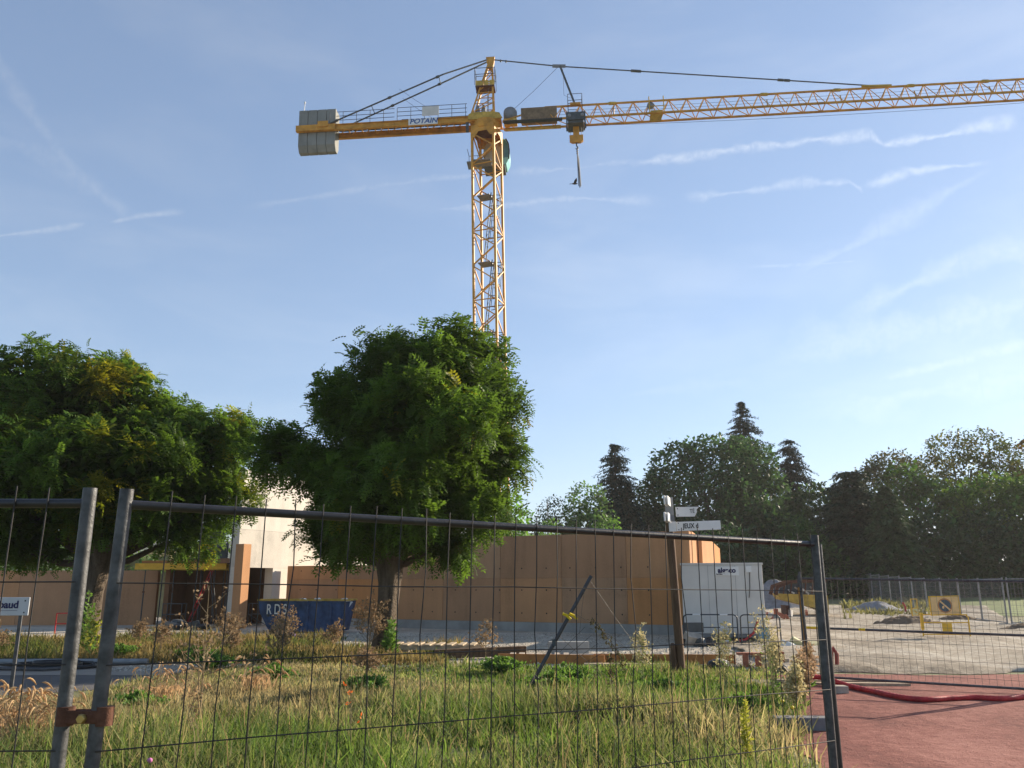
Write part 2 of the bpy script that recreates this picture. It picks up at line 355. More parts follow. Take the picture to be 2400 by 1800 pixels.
def sheet(name, y0, y1, xl, xr, dz, m, nx=24, wob=.15, ws=1.3, sy=1.0, bump=0.0):
    """a surface with ragged edges lying on the ground"""
    ny = max(6, int((y1 - y0) / sy)); V = []
    for j in range(ny + 1):
        y = y0 + (y1 - y0) * j / ny; a, b = xl(y), xr(y)
        for i in range(nx + 1):
            s = i / nx; x = a + (b - a) * s; yy = y
            if i in (0, nx): x += wob * vnoise(x * .3, y, ws, 3 + i) + wob * .5 * vnoise(x, y, ws * 4, 9)
            if j in (0, ny): yy += wob * vnoise(x, y * .3, ws, 5 + j) + wob * .5 * vnoise(x, y, ws * 4, 2)
            edge = min(i, nx - i, j, ny - j) > 0
            V.append((x, yy, gz(x, yy) + dz + (bump * (.5 + .25 * vnoise(x * 1.6 - yy * .5, yy * .35, 1.1, 4) + .14 * vnoise(x, yy, 3.1, 7) + .11 * vnoise(x, yy, 7.3, 2)) if edge else 0)))
    Q = [(j * (nx + 1) + i, j * (nx + 1) + i + 1, (j + 1) * (nx + 1) + i + 1, (j + 1) * (nx + 1) + i) for j in range(ny) for i in range(nx)]
    return struct(arrays(name, np.array(V), np.array(Q), m, smooth=True))
GRAVEL = ground_mat('site_gravel', (.28, .245, .195), (.43, .385, .315), (.57, .52, .44), .5, 5.0, 18.0, 1.0, .06, .6)
DIRT = ground_mat('rutted_dirt', (.14, .112, .08), (.33, .285, .22), (.52, .47, .39), .42, 4.0, 14.0, 1.0, .07, .8, (1.2, .35, 1))
REDG = ground_mat('red_clay_surface', (.13, .047, .039), (.235, .086, .067), (.35, .155, .122), .55, 6.0, 22.0, 1.0, .03, .25, (1, .5, 1))
ASPH = mat('dark_asphalt', (.105, .10, .098), .9, 0, .15, 2.5, .4, 50)
ASPHL = mat('pale_asphalt', (.27, .24, .205), .95, 0, .12, 1.5, .3, 40)
TURF = mat('mown_turf', (.085, .135, .022), .9, 0, .25, 1.0, .5, 20, c2=(.145, .19, .045))
sheet('gravel_yard', 18.3, 70, lambda y: -45, lambda y: 9.5 + .02 * y, .006, GRAVEL, 60, .25)
sheet('dirt_track', 16.9, 58, lambda y: 5.2 + (y - 17) * .10, lambda y: 12 + (y - 17) * .48, .012, DIRT, 110, .3, sy=.3, bump=.14)
sheet('red_clay_court', 3.0, 16.6, lambda y: 2.25 + (y - 7) * .30 if y < 15 else 4.65, lambda y: 40, .008, REDG, 130, .16, sy=.3, bump=.014)
sheet('sports_field', 47, 95, lambda y: .486 * y, lambda y: 110, .03, TURF, 50, .3, sy=2)
sheet('asphalt_road', 12.6, 18.6, lambda y: -30, lambda y: -6.2 if y > 14.5 else -6.2 - (14.5 - y) * 1.5, .006, ASPH, 24, .14, sy=.5)
sheet('pale_road_strip', 16.5, 18.5, lambda y: -30, lambda y: -6.3 - (y - 16.5) * .15, .011, ASPHL, 24, .06, sy=.5)  # paler strip laid over the far part of the darker road

def mound(name, cx, cy, rx, ry, h, m, label, cat, rough=.12, n=22, seed=1):
    rings = 14; n = n * 2
    rnd = random.Random(seed); mb = MB(); vs = []
    for k in range(rings + 1):
        s = k / rings
        for j in range(n):
            a = 2 * math.pi * j / n; rr = s * (1 + .12 * math.sin(3 * a + seed) + .06 * math.sin(7 * a))
            z = h * (math.cos(math.pi * min(1, s)) * .5 + .5) ** .8 * (1 + .16 * math.sin(2 * a + seed * 2) * s) + (rnd.uniform(-1, 1) * rough * h * .5 if 0 < k < rings else 0)
            vs.append((rr * rx * math.cos(a), rr * ry * math.sin(a), max(z if k < rings else -.05, -.05)))
    mb.add(vs, [(k * n + j, (k + 1) * n + j, (k + 1) * n + (j + 1) % n, k * n + (j + 1) % n) for k in range(rings) for j in range(n)], True)
    o = mb.build(name, m); o.location = (cx, cy, gz(cx, cy)); tag(o, label, cat); return o
BANK = mat('dry_grass_bank', (.27, .22, .10), .95, 0, .3, 1.2, .8, 10)
mound('earth_bank', -19.5, 50, 9, 4.5, 3.4, BANK, 'dry grassy earth bank seen through the gap beside the formwork', 'earth bank', .1, 26, 3)
GPILE = mat('grey_gravel_pile', (.22, .22, .225), .95, 0, .25, 3, .9, 14)
mound('gravel_heap', 17.0, 56, 2.1, 1.8, 1.75, GPILE, 'pale grey gravel heap behind the yellow tipper', 'gravel heap', .1, 20, 5)
p = G(2005, 1410, .3); mound('dark_gravel_heap', 22.0, 52.5, 1.9, 1.4, .58, GPILE, 'low dark gravel heap on the dirt beside the far weeds', 'gravel heap', .14, 20, 6)
SOILP = mat('turned_soil', (.16, .115, .075), .95, 0, .3, 3, .9, 14)
for (x, y, rx, ry, h, sd_, lb) in ((17.0, 37.5, 1.9, .7, .38, 7, 'low ridge of turned soil behind the striped warning sign'), (21.2, 41.5, 1.4, .6, .3, 8, 'small soil ridge with boards lying against it'),
                               (19.4, 33.0, 1.6, .5, .25, 9, 'long soil spill at the foot of the mesh posts'), (17.2, 27.4, 1.8, .35, .14, 10, 'flat streak of dark soil across the gravel')):
    mound('soil_ridge', x, y, rx, ry, h, SOILP, lb, 'soil ridge', .3, 18, sd_)['group'] = 'soil ridges on the dirt'
# far wooded hill
hx = axis([(-700, 900, 40)]); hy = axis([(520, 1200, 60)])
struct(grid('hill', hx, hy, lambda x, y: -8 + (52 + 9 * vnoise(x, y, .012, 2) + 3 * vnoise(x, y, .09, 5)) * sstep(y, 520, 720) * (1 - .5 * sstep(x, 40, 260)), HILLM), 'distant wooded hill')

# ------------------------------------------------------------------ terracotta hall under construction
TH = R(-28)
hall = thing('terracotta_hall', 'long terracotta concrete hall wall on a grey plinth behind the round-headed tree', 'building', (6.17, 29.7, 0), TH)
L = 18.3; TOP = 3.52
MB().bbox((-12.74, .07, .34), (-.02, .34, TOP - .02)).build('wall_core', TERRA2, hall); MB().bbox((-L, .07, .34), (-12.745, .34, 2.5)).build('wall_core', TERRA2, hall)
MB().bbox((-L - .02, -.05, -.1), (.05, .36, .335)).build('plinth', PLINTH, hall)
mats_up = [TERRA, TERRA2, TERRA2, TERRA4, TERRA2, TERRA2, TERRA]
mats_lo = [TERRA3, TERRA4, TERRA, TERRA2, TERRA, TERRA3, TERRA2]
xs = [0, -2.35, -4.9, -7.5, -10.1, -12.75, -15.4, -L]
for i in range(7):
    for lo, hi, ms in ((.338, 1.93, mats_lo), (1.936, TOP if i < 5 else 2.52, mats_up)):  # left upper panels kept low, hidden by the crown, so sun reaches the tower
        MB().bbox((xs[i + 1] + .006, 0 + .004 * (i % 2), lo), (xs[i] - .006, .068, hi)).build('panel', ms[i], hall, bevel=.006)
th = MB()
for i in range(18):
    for z in (.66, 1.5, 2.3):
        x = -.55 - i * 1.0 + .08 * math.sin(i * 3.1)
        th.lathe((x, -.002, z), [(.03, 0), (.03, .02)], 8, 'y')
th.build('tie_holes', DARKH, hall, 'stuff')
# return wall with a stepped, sloping parapet and a slot window
MB().prism([(.34, .34), (.83, .34), (.83, 3.44), (.34, TOP)], -.3, 0, 'x').build('return_wall', TERRA, hall)
MB().prism([(1.45, .34), (3.15, .34), (3.15, 3.26), (1.45, 3.36)], -.3, .03, 'x').build('return_wall', TERRA, hall)
MB().prism([(3.16, .34), (4.0, .34), (4.0, 3.06), (3.16, 3.24)], -.3, .02, 'x').build('return_wall', TERRA3, hall)
MB().bbox((-.32, .83, .34), (-.18, 1.45, 3.38)).build('slot_recess', TERRA2, hall)
MB().bbox((-.28, .36, -.1), (.06, 4.02, .335)).build('plinth', PLINTH, hall)

# pale stair tower
tower = thing('pale_concrete_tower', 'tall pale cast concrete wall with a dark doorway beside the blue skip', 'building', (-11.5, 36, 0), TH)
def tw(t0, t1, z0, z1, m, x1=0.0, nm='wall_lift'): MB().bbox((-.46, t0, z0), (x1, t1, z1)).build(nm, m, tower)
tw(0, .67, 0, 2.42, WHITEC); tw(2.1, 3.55, 0, 2.42, WHITEC); tw(5.0, 9.5, 0, 2.42, WHITEC)
tw(0, 3.55, 2.423, 4.0, WHITEC2, -.003); tw(3.555, 9.5, 2.423, 4.0, WHITEC2, -.004)
tw(0, 3.6, 4.006, 6.55, WHITEC); tw(3.605, 9.5, 4.006, 6.55, WHITEC, -.004)
MB().bbox((-4.2, 9.2, 0), (-.47, 9.5, 6.5)).build('rear_wall', WHITEC2, tower)
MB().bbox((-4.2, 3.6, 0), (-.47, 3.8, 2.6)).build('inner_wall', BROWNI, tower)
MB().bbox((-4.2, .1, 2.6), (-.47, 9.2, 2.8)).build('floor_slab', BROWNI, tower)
o = MB().box((0, 0, 1.66), (.44, .42, 3.32)).build('terracotta_pier', TERRA, None, bevel=.008); o.location = (-10.98, 35.0, 0); o.rotation_euler = (0, 0, TH)
tag(o, 'narrow terracotta pier with a bright lit edge in front of the pale tower', 'concrete pier')
# low walls on the left
lw = thing('low_terracotta_wall', 'low terracotta wall behind the leafy trunk at the left', 'wall', (0, 38, 0))
for i, (x0, x1, m) in enumerate(((-30, -25.5, TERRA2), (-25.49, -21.6, TERRA), (-21.59, -18.5, TERRA2), (-18.49, -15.55, TERRA2))):
    MB().bbox((x0, -.12 - .004 * (i % 2), 0), (x1, .12, 2.32)).build('panel', m, lw, bevel=.006)
slab = thing('formwork_deck', 'concrete deck carried on yellow formwork beams beside the pale tower', 'formwork deck', (0, 0, 0))
MB().bbox((-15.9, 36.9, 2.60), (-12.3, 41.2, 2.72)).build('deck_board', PLYO, slab)
for y in (36.7, 38.2, 39.7):
    b = MB()
    b.bbox((-16.1, y, 2.34), (-12.2, y + .08, 2.40)); b.bbox((-16.1, y + .02, 2.40), (-12.2, y + .06, 2.54)); b.bbox((-16.1, y, 2.54), (-12.2, y + .08, 2.597))
    b.build('beam', ORNG if y < 37 else YELD, slab)
for k in range(6):
    x = -15.7 + k * .62; MB().bbox((x, 36.85, 2.42), (x + .08, 41, 2.53)).build('joist', YELD, slab)
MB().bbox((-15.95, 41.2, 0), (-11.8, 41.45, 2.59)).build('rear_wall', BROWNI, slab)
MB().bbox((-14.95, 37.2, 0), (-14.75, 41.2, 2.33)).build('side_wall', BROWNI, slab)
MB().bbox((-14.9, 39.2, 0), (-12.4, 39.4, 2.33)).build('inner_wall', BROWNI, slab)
gr = thing('guard_rail', 'grey guard rail with dark formwork panels on the deck edge', 'guard rail', (-13.1, 37.3, 2.72))
for x in (-.85, -.1, .68): MB().rod((x, 0, 0), (x, 0, 1.05), .025).build('post', GALV, gr)
for z in (.55, 1.0): MB().rod((-.95, -.03, z), (.75, -.03, z), .022).build('rail', GALV, gr)
MB().rod((-.05, -.05, .1), (.6, -.05, .95), .022).build('brace', GALV, gr)
for x0 in (-.9, -.33, .2): MB().bbox((x0, .06, .02), (x0 + .5, .12, .75)).build('panel', DGREY, gr)
bk = thing('concrete_bucket', 'dark tapered concrete bucket standing on the formwork deck', 'concrete bucket', (-13.35, 38.1, 2.72))
MB().lathe((0, 0, 0), [(.2, .35), (.24, .45), (.46, 1.0), (.46, 1.75)], 14).build('hopper', DGREY, bk)
fr = MB()
for a in range(4): fr.rod((.42 * math.cos(a * 1.57 + .8), .42 * math.sin(a * 1.57 + .8), 0), (.46 * math.cos(a * 1.57 + .8), .46 * math.sin(a * 1.57 + .8), 1.2), .025)
fr.build('frame', MGREY, bk); MB().tube([(-.45, 0, 1.72), (-.2, 0, 2.1), (.2, 0, 2.1), (.45, 0, 1.72)], .025, 6).build('bail', MGREY, bk)
prop0 = None
for i, (x, y, top) in enumerate(((-14.55, 37.1, 2.33), (-13.85, 38.6, 2.33), (-13.35, 37.0, 2.33), (-12.8, 38.3, 2.33), (-15.75, 37.0, 2.33), (-12.75, 37.0, 2.33))):
    if prop0 is None:
        prop0 = thing('steel_prop', '', 'steel prop', group='steel props under the formwork deck')
        MB().rod((0, 0, .01), (0, 0, 1.45), .03, 8).build('outer_tube', GALV, prop0); MB().rod((0, 0, 1.4), (0, 0, 2.32), .024, 8).build('inner_tube', GALV, prop0)
        MB().box((0, 0, .006), (.12, .12, .012)).build('base_plate', GALV, prop0); MB().lathe((0, 0, 1.38), [(.05, 0), (.05, .06)], 10).build('collar', RUST, prop0)
        q = prop0
    else: q = copy_tree(prop0)
    q.location = (x, y, 0); q['label'] = ('slim steel prop at the outer front of the formwork deck', 'slim steel prop deep below the middle of the formwork deck', 'slim steel prop at the middle front of the formwork deck', 'slim steel prop deep behind the step ladder', 'leftmost steel prop under the end of the yellow beam', 'rightmost front steel prop next to the pale tower')[i]
for i, (x, y) in enumerate(((-1.7, 1.1), (-1.2, 1.6))):
    q = copy_tree(prop0); m = Matrix.Rotation(TH, 4, 'Z'); v = m @ Vector((x, y, 0)); q.location = (-11.5 + v.x, 36 + v.y, 0)
    q['label'] = ('nearer steel prop standing in the dark tower doorway', 'deeper steel prop standing in the dark tower doorway')[i]; q['group'] = 'steel props inside the tower doorway'
ld = thing('step_ladder', 'red and grey step ladder leaning open below the formwork deck', 'ladder', (-12.9, 36.2, 0))
for s in (-.2, .2):
    MB().bar((-.55, s, .02), (.28, s * .7, 2.3), .05, .03).build('red_rail', REDP, ld)
    MB().bar((.62, s, .02), (.26, s * .7, 2.3), .04, .025).build('grey_rail', GALV, ld)
for k in range(8):
    f = (k + .6) / 8.6; MB().bar((-.55 + .83 * f, -.2 + .06 * f, 2.28 * f), (-.55 + .83 * f, .2 - .06 * f, 2.28 * f), .03).build('rung', GALV, ld)
for i, (x, y, lb) in enumerate(((-14.2, 36.6, 'low grey trestle frame below the formwork beams'), (-10.7, 36.9, 'grey trestle frame inside the tower doorway'))):
    tr = thing('trestle_frame', lb, 'trestle', (x, y, 0), group='grey trestle frames')
    for sx_ in (-.4, .4):
        for sy_ in (-.25, .25): MB().rod((sx_, sy_, 0), (sx_, sy_, .95), .02).build('leg', GALV, tr)
    for z in (.5, .93):
        MB().rod((-.4, -.25, z), (.4, -.25, z), .02).build('rail', GALV, tr); MB().rod((-.4, .25, z), (.4, .25, z), .02).build('rail', GALV, tr)
    MB().rod((-.4, -.26, .5), (.4, -.26, .05), .014).build('brace', GALV, tr)
cs = MB(); cs.box((0, 0, .06), (2.6, 1.4, .12)); o = cs.build('pale_board_stack', WOODL, bevel=.01); o.location = (-13.3, 35.0, .0); o.rotation_euler = (0, 0, .1); tag(o, 'flat pale boards lying in front of the formwork deck', 'boards')
wb = thing('tool_pile', 'dark heap of tools and sheeting in front of the step ladder', 'tool pile', (-12.6, 34.0, 0))
for k in range(7):
    MB().box((random.uniform(-.7, .7), random.uniform(-.3, .3), .12 + .05 * k % .2), (.5, .3, .16), (random.uniform(-.4, .4), random.uniform(-.3, .3), random.uniform(0, 3))).build('bundle', (DGREY, BLACK, MGREY)[k % 3], wb, bevel=.02)

# blue skip with stencilled letters
sp = thing('blue_skip', 'blue steel skip with yellow rim and white letters in front of the hall', 'skip', (-7.5, 32.0, 0), R(-3)); sp.scale = (.88, 1, 1)
prof = [(-1.30, .06), (1.55, .06), (1.80, 1.12), (-1.80, 1.12), (-1.74, .75)]
MB().prism(prof, -.8, -.75).build('side_panel', BLUE, sp); MB().prism(prof, .75, .8).build('side_panel', BLUE, sp)
MB().prism([(-1.30, .06), (1.55, .06), (1.55, .12), (-1.30, .12)], -.745, .745).build('floor_panel', BLUE, sp)
MB().prism([(-1.33, .08), (-1.28, .08), (-1.72, .75), (-1.77, .75)], -.745, .745).build('end_panel', BLUE, sp); MB().prism([(1.5, .08), (1.55, .08), (1.8, 1.1), (1.75, 1.1)], -.745, .745).build('end_panel', BLUE, sp)
for y in (-.8, .8): MB().bbox((-1.85, y - .045, 1.125), (1.85, y + .045, 1.185)).build('rim', YELD, sp)
for x in (-1.82, 1.82): MB().bbox((x - .04, -.75, 1.126), (x + .04, .75, 1.183)).build('rim', YELD, sp)
for x in (-.9, .25, 1.2): MB().bbox((x - .04, -.845, .1), (x + .04, -.803, 1.12)).build('rib', BLUE, sp)
MB().lathe((-1.35, -.86, .62), [(.05, 0), (.05, .06)], 10, 'y').build('lifting_pin', DGREY, sp)
text('R D S', .50, WHITEP, sp, (-1.02, -.852, .82), sx=.72, bold=.004, ex=.003)
for x, y, s, lw_ in ((-.2, -.3, .22, 'first'), (.3, -.2, .17, 'middle and smallest'), (1.3, -.1, .25, 'last and largest')):
    m = MB(); rq = random.Random(int(x * 10)); m.lathe((0, 0, 0), [(s * .6, -.2), (s, 0), (s * .9, .08), (s * .35, .14)], 9); m.v = [(a * rq.uniform(.75, 1.3), b * rq.uniform(.75, 1.2), c + rq.uniform(-.04, .05)) for a, b, c in m.v]; o = m.build('rubble_bag', WHITEP); o.location = (-7.45 + x, 32 + y, 1.05); tag(o, lw_ + ' white rubble sack along the skip rim from the letters', 'sack', 'white sacks in the skip')
MB().box((0, 0, .9), (3.2, 1.3, .3)).build('rubble_fill', SOILP, sp)

# site cabin
cb = thing('site_cabin', 'pale grey prefabricated site cabin with a blue lettered sign', 'site cabin', (6.32, 26.0, 0), R(-13.2))
MB().bbox((-1.19, 0, .26), (1.19, 6.0, 2.26)).build('body', CABIN, cb, bevel=.015)
MB().bbox((-1.215, -.02, 2.264), (1.215, 6.02, 2.32)).build('roof_trim', CABIN, cb)
MB().bbox((-1.2, -.01, .16), (1.2, 6.0, .255)).build('floor_frame', MGREY, cb)
for x in (-1.0, 1.0):
    for y in (.25, 5.6): MB().bbox((x - .15, y - .15, 0), (x + .15, y + .15, .155)).build('foot_block', PLINTH, cb)
for x in (-.4, .4): MB().bbox((x - .004, -.006, .3), (x + .004, -.001, 2.24)).build('sheet_joint', MGREY, cb)
sg = MB().bbox((-.19, -.022, 1.95), (.51, -.003, 2.21)).build('sign', WHITEP, cb)
text('algeco', .205, NAVY, sg, (.16, -.026, 2.095), bold=.009, sx=1.0, ex=.002)
text('location', .055, INK, sg, (-.06, -.026, 1.99), bold=.003, ex=.002)
MB().bbox((.72, -.05, 2.04), (.88, -.002, 2.22)).build('junction_box', WHITEP, cb)
MB().tube([(.82, -.03, 2.04), (.80, -.035, 1.6), (.76, -.04, 1.3)], .012, 6).build('cable', BLACK, cb)
o = MB().tube([(0, 0, 1.42), (-.05, -.05, .95), (-.12, -.08, .62), (-.28, -.2, .32), (-.6, -.4, .12), (-1.1, -.5, .06)], .035, 8).build('red_hose', REDP); o.location = P(1781, 1424, 25.9) - Vector((0, 0.02, 1.36)); o.location.z = 0; tag(o, 'red hose running down the site cabin to the gravel', 'hose')
# barriers before the cabin
def barrier(x, y, rz, wd, label, blue):
    b = thing('site_barrier', label, 'barrier', (x, y, 0), rz, 'tubular barriers before the site cabin')
    b.scale = (1, 1, .84); m_ = RAILB if blue else GALV; h = wd / 2; r = .12
    arc = [(-h, 0, .02), (-h, 0, 1.0 - r)] + [(-h + r - r * math.cos(a), 0, 1.0 - r + r * math.sin(a)) for a in (.4, .8, 1.2, 1.57)] + [(h - r + r * math.sin(a), 0, 1.0 - r + r * math.cos(a)) for a in (0, .4, .8, 1.2, 1.57)] + [(h, 0, .02)]
    MB().tube(arc, .021, 8).build('frame', m_, b)
    for z in (.58, .14):
        MB().rod((-h, 0, z), (h, 0, z), .018).build('rail', m_, b)
    if blue:
        for z in (1.0, .58, .14):
            for x0 in (-.38, .38): MB().rod((x0 - .11, 0, z), (x0 + .11, 0, z), .0245, 8).build('white_band', WHITEP, b)
        MB().bbox((-h + .02, -.012, .44), (-h + .32, .012, .575)).build('plate', BLUE, b)
    else: MB().bbox((-.06, -.012, .16), (.24, .012, .56)).build('plate', BLUESH, b)
    for s in (-1, 1): MB().bar((s * (h - .08), -.3, .02), (s * (h - .08), .3, .02), .03).build('foot', m_, b)
BLUESH = mat('pale_blue_plate', (.13, .26, .36), .5)
barrier(5.68, 25.0, R(-10), 1.5, 'dark blue barrier with white bands before the cabin', True)
barrier(7.05, 24.8, R(-4), 1.1, 'bare grey barrier with a blue plate beside the red hose', False)
# odds and ends under the barriers
jk = thing('scrap_heap', 'dark heap of scrap and a small panel box below the blue barrier', 'scrap heap', (5.2, 24.55, 0))
MB().box((-.05, .2, .5), (.5, .2, .26), (0, 0, .1)).build('panel_box', DGREY, jk); MB().box((-.15, -.1, .17), (.5, .3, .3), (.5, .2, .3)).build('board', WOODG, jk)
for k in range(6): MB().box((random.uniform(-.5, .5), random.uniform(-.25, .2), .1), (.34, .2, .2), (random.uniform(-.5, .5), .3, random.uniform(0, 3))).build('scrap', (BLACK, DGREY)[k % 2], jk, bevel=.02)
yb = thing('bent_yellow_sheet', 'crumpled pale yellow sheeting on the ground right of the cabin', 'sheeting', (7.75, 23.7, 0), R(20))
PYEL = mat('pale_yellow_sheet', (.66, .58, .30), .6, 0, .15, 6)
MB().box((-.35, 0, .1), (.34, .3, .16), (.3, .2, .5)).build('fold', WHITEP, yb, bevel=.03); MB().box((.0, 0, .12), (.5, .12, .2), (.5, .5, -.3)).build('fold', PYEL, yb, bevel=.03); MB().box((.4, -.05, .09), (.3, .34, .14), (.1, -.2, .2)).build('fold', PYEL, yb, bevel=.03)

# yellow tipper body and rusty chassis behind the cabin
tp = thing('tipping_skip', 'yellow tipping skip with a rusty rim behind the steel posts', 'skip', (15.75, 46.5, gz(15, 46)), R(-8))
MB().prism([(-1.6, 1.22), (-1.45, .92), (.2, .5), (.95, .22), (.95, 1.12)], -.9, .9).build('body', YELD, tp)
for y in (-.95, .82): MB().prism([(-1.78, 1.18), (-1.6, 1.12), (-1.5, 1.5), (-.85, 1.74), (.95, 1.8), (.95, 1.94), (-.9, 1.9), (-1.62, 1.66)], y, y + .13).build('rim', RUST, tp)
MB().prism([(-1.5, 1.22), (.95, 1.12), (.95, 1.78), (-.85, 1.72), (-1.45, 1.5)], -.8, -.76).build('inner_plate', DGREY, tp)
for k in range(6): MB().bar((-1.3 + k * .36, -.97, 1.2), (-1.2 + k * .36, -.97, 1.76), .06).build('bar', RUST, tp)
for k in range(5): MB().box((-.9 + k * .38, -.85, 1.32 + .1 * (k % 2)), (.4, .1, .08), (0, .5 + .1 * k, 0)).build('debris', (PALE, WOODG)[k % 2], tp)
for x in (-1.1, .7): MB().bbox((x - .1, -.8, -.02), (x + .1, .8, .6)).build('cradle', RUST, tp)
rb = thing('brick_rubble', 'reddish heap of broken bricks left of the yellow tipper', 'rubble', (12.2, 43, gz(12, 43)))
for k in range(40): MB().box((random.gauss(0, .9), random.gauss(0, .5), random.uniform(.03, .55)), (.3, .2, .12), (random.random() * 3, random.random() * 3, random.random() * 3)).build('brick', BRICK if k % 3 else PALE, rb)
# timber, pallets, bricks along the edge of the grass
pl = thing('timber_pallet', 'pale timber pallet lying on blocks beside the tree trunk', 'pallet', (-1.95, 21.2, 0), R(-3))
for y in (-.38, 0, .38): MB().bbox((-.9, y - .05, .16), (1.25, y + .05, .26)).build('bearer', WOODL, pl)
for k in range(9): MB().bbox((-.88 + k * .262, -.5, .264), (-.88 + k * .262 + .13, .5, .29)).build('board', WOODL, pl)
for x in (-.6, 1.0): MB().bbox((x - .12, -.4, 0), (x + .12, .4, .158)).build('block', WOODG, pl)
bm_ = MB().bbox((-1.05, -.1, 0), (1.05, .1, .2)).build('brown_beam', WOOD, bevel=.01); bm_.location = (-.72, 20.2, .05); bm_.rotation_euler = (0, R(-2), R(4)); tag(bm_, 'dark brown timber beam lying before the pallet', 'beam')
bs = thing('slatted_frame', 'low stack of grey slats and pipes on the gravel edge', 'slats', (1.05, 19.6, 0), R(-3))
for k in range(7): MB().bbox((-1.1 + k * .2, -.4, .1), (-1.1 + k * .2 + .12, .4, .16)).build('slat', WOODG, bs)
for y in (-.3, .3): MB().bbox((-1.15, y - .04, 0), (.4, y + .04, .098)).build('bearer', WOODG, bs)
MB().tube([(.1, -.2, .12), (1.2, -.1, .14), (2.2, .0, .06)], .05, 8).build('pipe', WOODG, bs)
for i, (a, b, lb) in enumerate(((((1.75, 18.9), (4.75, 18.75)), 0, 'orange formwork board lying on edge behind the wooden signpost'), (((-.3, 19.0), (1.95, 18.6)), 0, 'orange formwork board half hidden by grass near the leaning pole'))):
    (x0, y0), (x1, y1) = a; m = MB().bar((x0, y0, .11), (x1, y1, .11), .05, .2); o = m.build('formwork_board', PLYO); tag(o, lb, 'board', 'orange formwork boards')
o = MB().bar((1.5, 18.4, .04), (3.5, 18.25, .04), .22, .05).build('plank', WOODL); tag(o, 'pale plank lying in front of the orange formwork board', 'plank')
o = MB().bbox((-.48, -.12, 0), (.48, .12, .34)).build('concrete_block', PLINTH, bevel=.01); o.location = (1.35, 21.0, 0); tag(o, 'plain grey concrete block standing on the gravel', 'concrete block')
bkp = thing('hollow_brick_stack', 'red hollow bricks stacked on the gravel beside the tall weeds', 'bricks', (5.05, 18.0, 0), R(-6)); bkp.scale = (.72, .72, .72)
for k in range(5):
    MB().bbox((-.62 + .25 * k, -.1, .36), (-.62 + .25 * k + .24, .12, .42)).build('brick', BRICK, bkp)
for x in (-.45, -.1, .5): MB().bbox((x, -.1, .0), (x + .14, .12, .357)).build('brick', BRICK, bkp)
for x in (.56, .63): MB().bbox((x, -.13, .1), (x + .045, .12, .45)).build('brick', BRICK, bkp)
MB().bbox((.62, -.1, -.02), (.8, .1, .26)).build('brick', WOODG, bkp)
bgk = thing('black_bag', 'black plastic sack with white print left of the red bricks', 'sack', (4.1, 17.6, 0)); bgk.scale = (.75, .75, .75)
MB().lathe((0, 0, 0), [(.22, 0), (.3, .1), (.24, .22), (.1, .27)], 9).build('body', BLACK, bgk); MB().box((.12, -.05, .22), (.3, .24, .1), (.2, .2, .4)).build('flap', CABIN, bgk, bevel=.03)
for i in range(2):
    o = MB().bar((4.55 + .1 * i, 15.35 - .45 * i, .03), (6.6, 15.15 - .42 * i, .03), .12, .05).build('timber_plank', WOODL); tag(o, ('pale plank lying at the edge of the red clay, farther of two', 'pale plank lying at the edge of the red clay, nearer of two')[i], 'plank', 'planks at the edge of the red clay')
# ------------------------------------------------------------------ tower crane
CY = 54.0; cx0 = -1.12; cz0 = gz(0, CY)
crane = thing('tower_crane', 'yellow tower crane with concrete counterweights rising behind the trees', 'tower crane', (cx0, CY, cz0), rot=(0, R(-1.2), 0))
S = .8; A20 = R(-19); ca, sa = math.cos(A20), math.sin(A20)
def mr(x, y, z): return Vector((x * ca - y * sa, x * sa + y * ca, z))
ZJ = 33.55 - cz0; ZT = ZJ - .72
cor = [(-S, -S), (S, -S), (S, S), (-S, S)]
for x, y in cor: MB().bar(mr(x, y, 0), mr(x, y, ZT), .15, up=mr(0, 1, 0)).build('mast_leg', YEL, crane)
def brace(a, b, wd=.065, name='mast_brace', m=YEL): return MB().bar(a, b, wd).build(name, m, crane)
PIT = 2.5; nsec = int(ZT // PIT); z_off = ZT - nsec * PIT
for k in range(nsec):
    z = z_off + k * PIT
    for i in range(4):
        a, b = cor[i], cor[(i + 1) % 4]
        if i % 2: a, b = b, a
        brace(mr(*a, z + .06), mr(*b, z + PIT / 2), .075); brace(mr(*b, z + PIT / 2), mr(*a, z + PIT - .06), .075)
    if k % 2 == 0:
        for i in range(4): brace(mr(*cor[i], z), mr(*cor[(i + 1) % 4], z), .06)
for z in [ZT - 4.6 - 5.0 * k for k in range(6)]:
    MB().bbox((-.72, -.2, -.03), (.2, .72, .03)).build('rest_platform', MGREY, crane).matrix_local = Matrix.Translation(mr(0, 0, z)) @ Matrix.Rotation(A20, 4, 'Z')
    l0, l1 = mr(-.35, .25, z - 4.7), mr(.25, .25, z + .2); side = mr(0, 1, 0) * .2
    lad = MB().rod(l0 + side, l1 + side, .035, 5); lad.rod(l0 - side, l1 - side, .035, 5)
    for q in range(17):
        p = l0.lerp(l1, (q + .5) / 17); lad.rod(p + side, p - side, .014, 4)
    lad.build('ladder', GALV, crane)
    hp = MB()
    for q in range(5):
        p = l0.lerp(l1, .3 + .16 * q); e = mr(1, 0, 0)
        hp.tube([p + side * 1.7 * math.cos(t) + e * (.1 + .62 * math.sin(t)) for t in np.linspace(0, math.pi, 9)], .026, 4)
    for t in np.linspace(.35, math.pi - .35, 4):
        hp.rod(l0.lerp(l1, .3) + side * 1.7 * math.cos(t) + mr(1, 0, 0) * (.1 + .62 * math.sin(t)), l0.lerp(l1, .94) + side * 1.7 * math.cos(t) + mr(1, 0, 0) * (.1 + .62 * math.sin(t)), .022, 4)
    hp.build('ladder_cage', RAILB, crane)
